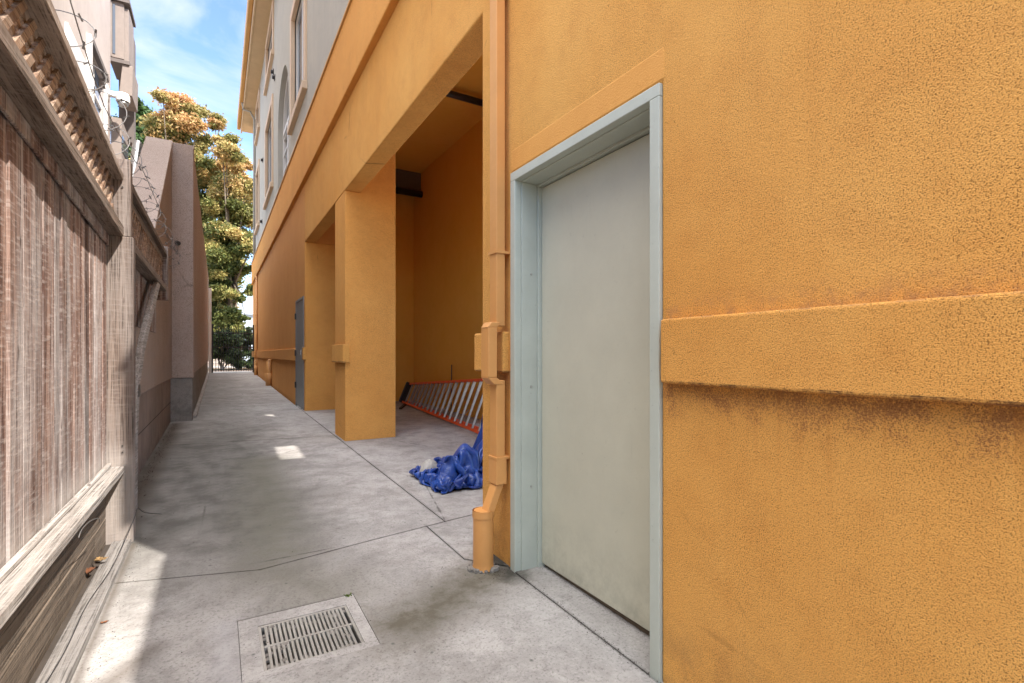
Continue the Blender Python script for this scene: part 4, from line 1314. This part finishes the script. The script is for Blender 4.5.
def tree(name, base, blobs, n, size, cols, seed, lab, group, r0=.35, hue=None):
    e_ = empty(name, base, lab, 'tree', group)
    rn = random.Random(seed)
    bx_, by_, bz_ = base
    top = max(blobs, key=lambda b: b[2])
    t = MB()
    k = Vector((top[0]*.6+bx_*.4, top[1], bz_+(top[2]-bz_)*.62))
    t.tube([base, Vector(base).lerp(k, .35)+Vector((.1,0,0)), Vector(base).lerp(k, .7), k, k.lerp(Vector(top[:3]), .5)], [r0, r0*.75, r0*.55, r0*.35, r0*.1], 10)
    t.build('trunk', M['bark'], e_, smooth=True)
    for b in blobs:
        c_ = Vector(b[:3]); f = rn.uniform(.3, .75)
        st = Vector(base).lerp(k, f)
        l_ = MB(); mid = st.lerp(c_, .5)+Vector((0,0,rn.uniform(-.3,.5)))
        rr2 = r0*.32
        l_.tube([st, mid, c_], [rr2, rr2*.5, rr2*.15], 6)
        l_.build('limb', M['bark'], e_, smooth=True)
    crown('crown', e_, blobs, n, size, cols, seed, hue)
    return e_

GREEN = (.065, .095, .022); OLIVE = (.18, .195, .055); GOLD = (.40, .33, .12); RUST = (.42, .22, .10); TAN = (.48, .31, .14)
def autumn(zlo, zhi):
    def f(p, rn, tone):
        return (p.z-zlo)/(zhi-zlo)*.75 + (tone-.5)*.55 + rn.uniform(-.15, .15)
    return f
def at(px, py, y):
    """world x,z of a sight point in the plane Y=y (used once, to place the real crowns)"""
    s_, c_ = math.sin(R(30.5)), math.cos(R(30.5)); r_ = (px-512)/500
    X = y*(s_+r_*c_)/(c_-r_*s_); d_ = X*s_+y*c_
    return X, 1.18+(354-py)/500*d_, d_/500
def blobs(lst, y, seed):
    rn = random.Random(seed); out = []
    for (px, py, r_) in lst:
        dy = rn.uniform(-1.6, 1.6)
        X, Z, k = at(px, py, y+dy); out.append((X, y+dy, Z, r_*k))
    return out
cols_a = [GREEN, OLIVE, GOLD, TAN, RUST]
bl1 = blobs([(163,98,9),(176,104,13),(190,112,14),(196,128,9),(166,122,16),(185,135,20),(160,145,16),(178,160,22),(196,156,14),(150,165,16),(195,180,22),(168,190,24),(205,205,18)], 36, 1)
tree('autumn_tree', (-2.2, 36.5, .38), bl1, 110000, .10, cols_a, 11, 'large rust and gold autumn tree left of centre behind the gate', 'tall autumn trees behind the gate', hue=autumn(7, 17.5))
bl2 = blobs([(214,116,6),(218,124,8),(222,138,10),(226,152,14),(238,168,14),(220,172,14),(232,190,20),(246,185,12),(218,205,18),(240,212,20),(222,232,20),(240,240,16),(226,258,20),(218,284,16),(236,272,12),(225,300,14),(214,315,14),(232,318,13),(254,268,7),(250,290,7),(256,240,8),(240,296,9),(236,330,10),(246,318,5)], 34, 2)
tree('autumn_tree', (1.0, 34.5, .38), bl2, 150000, .09, cols_a, 12, 'yellow-green autumn tree with bare rusty tip beside the building edge', 'tall autumn trees behind the gate', hue=autumn(2.0, 18))
bl3 = blobs([(130,100,8),(137,108,9),(140,120,12),(147,130,9),(128,128,14),(145,140,12),(135,155,18),(125,175,18),(142,185,20),(152,205,20)], 42, 3)
cols_b = [(.025,.05,.02), (.06,.12,.04), (.11,.19,.06)]
tree('evergreen_tree', (-6.5, 42, .38), bl3, 50000, .14, cols_b, 13, 'dark green tree between the beige house and the autumn trees', 'green trees in the distance')
bl4 = blobs([(200,240,30),(215,270,26),(205,300,26),(214,335,22),(190,270,26)], 46, 5)
tree('background_tree', (-1.5, 46, .38), bl4, 30000, .20, [GREEN, OLIVE, GOLD], 14, 'shadowy green tree seen low through the gap above the gate', 'green trees in the distance')
def bush(lst, y, n, seed, lab, cols, size=.07):
    b = blobs(lst, y, seed)
    bb = [(x, y+(yy-y)*.25, z, r_) for x, yy, z, r_ in b]
    e_ = empty('bush', (bb[0][0], y, .38), lab, 'bush', 'bushes behind the gate')
    t = MB()
    for q in bb: t.tube([(bb[0][0], y, .38), ((bb[0][0]+q[0])/2, y, q[2]*.6), q[:3]], [.04, .025, .01], 6)
    t.build('stem', M['bark'], e_)
    crown('foliage', e_, bb, n, size, cols, seed)
dk = [(.012,.025,.010), (.035,.06,.02), (.07,.10,.03)]
bush([(222,338,11),(226,352,11),(216,352,10),(230,340,10),(233,356,9),(214,340,10)], 28.5, 12000, 21, 'dark rounded shrub behind the middle of the gate', dk)
bush([(237,348,10),(243,340,10),(236,362,9),(248,352,9),(250,364,8),(246,330,7)], 29.5, 11000, 22, 'dark shrub behind the right half of the gate', dk)
bush([(212,348,7),(210,336,8)], 30.5, 2600, 23, 'olive shrub behind the left gate post', [GREEN, OLIVE, GOLD])
# pale building far behind
db = empty('distant_building', (4.0, 62, .38), 'pale bluish building far beyond the gate', 'building')
m = MB(); m.box(1.2, 9, 60, 70, .3, 5.4); m.build('wall', M['distant'], db)
m = MB(); m.prism_x([(59.7,5.4),(70.3,5.4),(65,7.6)], 1.0, 9.3); m.build('roof', paint("blue_grey_roof", (.33,.40,.47), .7, .08), db)
for k in range(4):
    m = MB(); m.box(1.9+k*1.8, 2.9+k*1.8, 59.95, 60, 2.2, 3.9); m.build('window', M['glass'], db)
# parked-over street strip and low wall beyond gate
m = MB(); m.prism([(-30,31.5),(30,31.5),(30,33),(-30,33)], 0, .47); 
tag(m.build('pavement', M['concrete_plain']), kind='structure')
rl = random.Random(9)
m = MB()
for k in range(900):
    x, y = rl.uniform(-2.5, 4), rl.uniform(26.7, 31.3); a = rl.uniform(0, 6.28); s_ = rl.uniform(.03, .07)
    m.add([(x+s_*math.cos(a), y+s_*math.sin(a), .40), (x-s_*math.sin(a)*.6, y+s_*math.cos(a)*.6, .43), (x-s_*math.cos(a), y-s_*math.sin(a), .40), (x+s_*math.sin(a)*.6, y-s_*math.cos(a)*.6, .42)], [(0,1,2,3)])
tag(m.build('leaf_litter', M['dry_leaf_pale']), 'fallen leaves scattered beyond the gate', 'leaves', kind='stuff')

rd = random.Random(31)
m = MB()
def chip(x, y, s_):
    z = gz(y); a = rd.uniform(0, 6.28)
    p = [(x+s_*math.cos(a+k*2.1)*rd.uniform(.6, 1.2), y+s_*math.sin(a+k*2.1)*rd.uniform(.6, 1.2)) for k in range(3)]
    m.add([(p[0][0],p[0][1],z-.001),(p[1][0],p[1][1],z-.001),(p[2][0],p[2][1],z-.001),(x,y,z+s_*rd.uniform(.3, .9))], [(0,2,1),(0,1,3),(1,2,3),(2,0,3)])
for k in range(260): chip(1.388+rd.gauss(0, .012), rd.uniform(1.3, 2.36), rd.uniform(.0015, .005))
for k in range(120): chip(1.56+rd.gauss(0, .012), rd.uniform(1.36, 2.3), rd.uniform(.0015, .004))
for k in range(220): chip(-.42+abs(rd.gauss(0, .03)), rd.uniform(1.9, 3.9), rd.uniform(.0015, .005))
for k in range(420): chip(-.60+abs(rd.gauss(0, .05)), rd.uniform(4.0, 9.3), rd.uniform(.003, .009))
for k in range(120): chip(rd.gauss(1.30, .05), rd.gauss(2.40, .05), rd.uniform(.002, .005))
for k in range(160): chip(rd.uniform(-.4, 3.2), rd.uniform(1.9, 9), rd.uniform(.002, .006))
tag(m.build('grit', M['rust']), 'dark grit and crumbs along the joints and wall feet', 'grit', kind='stuff')
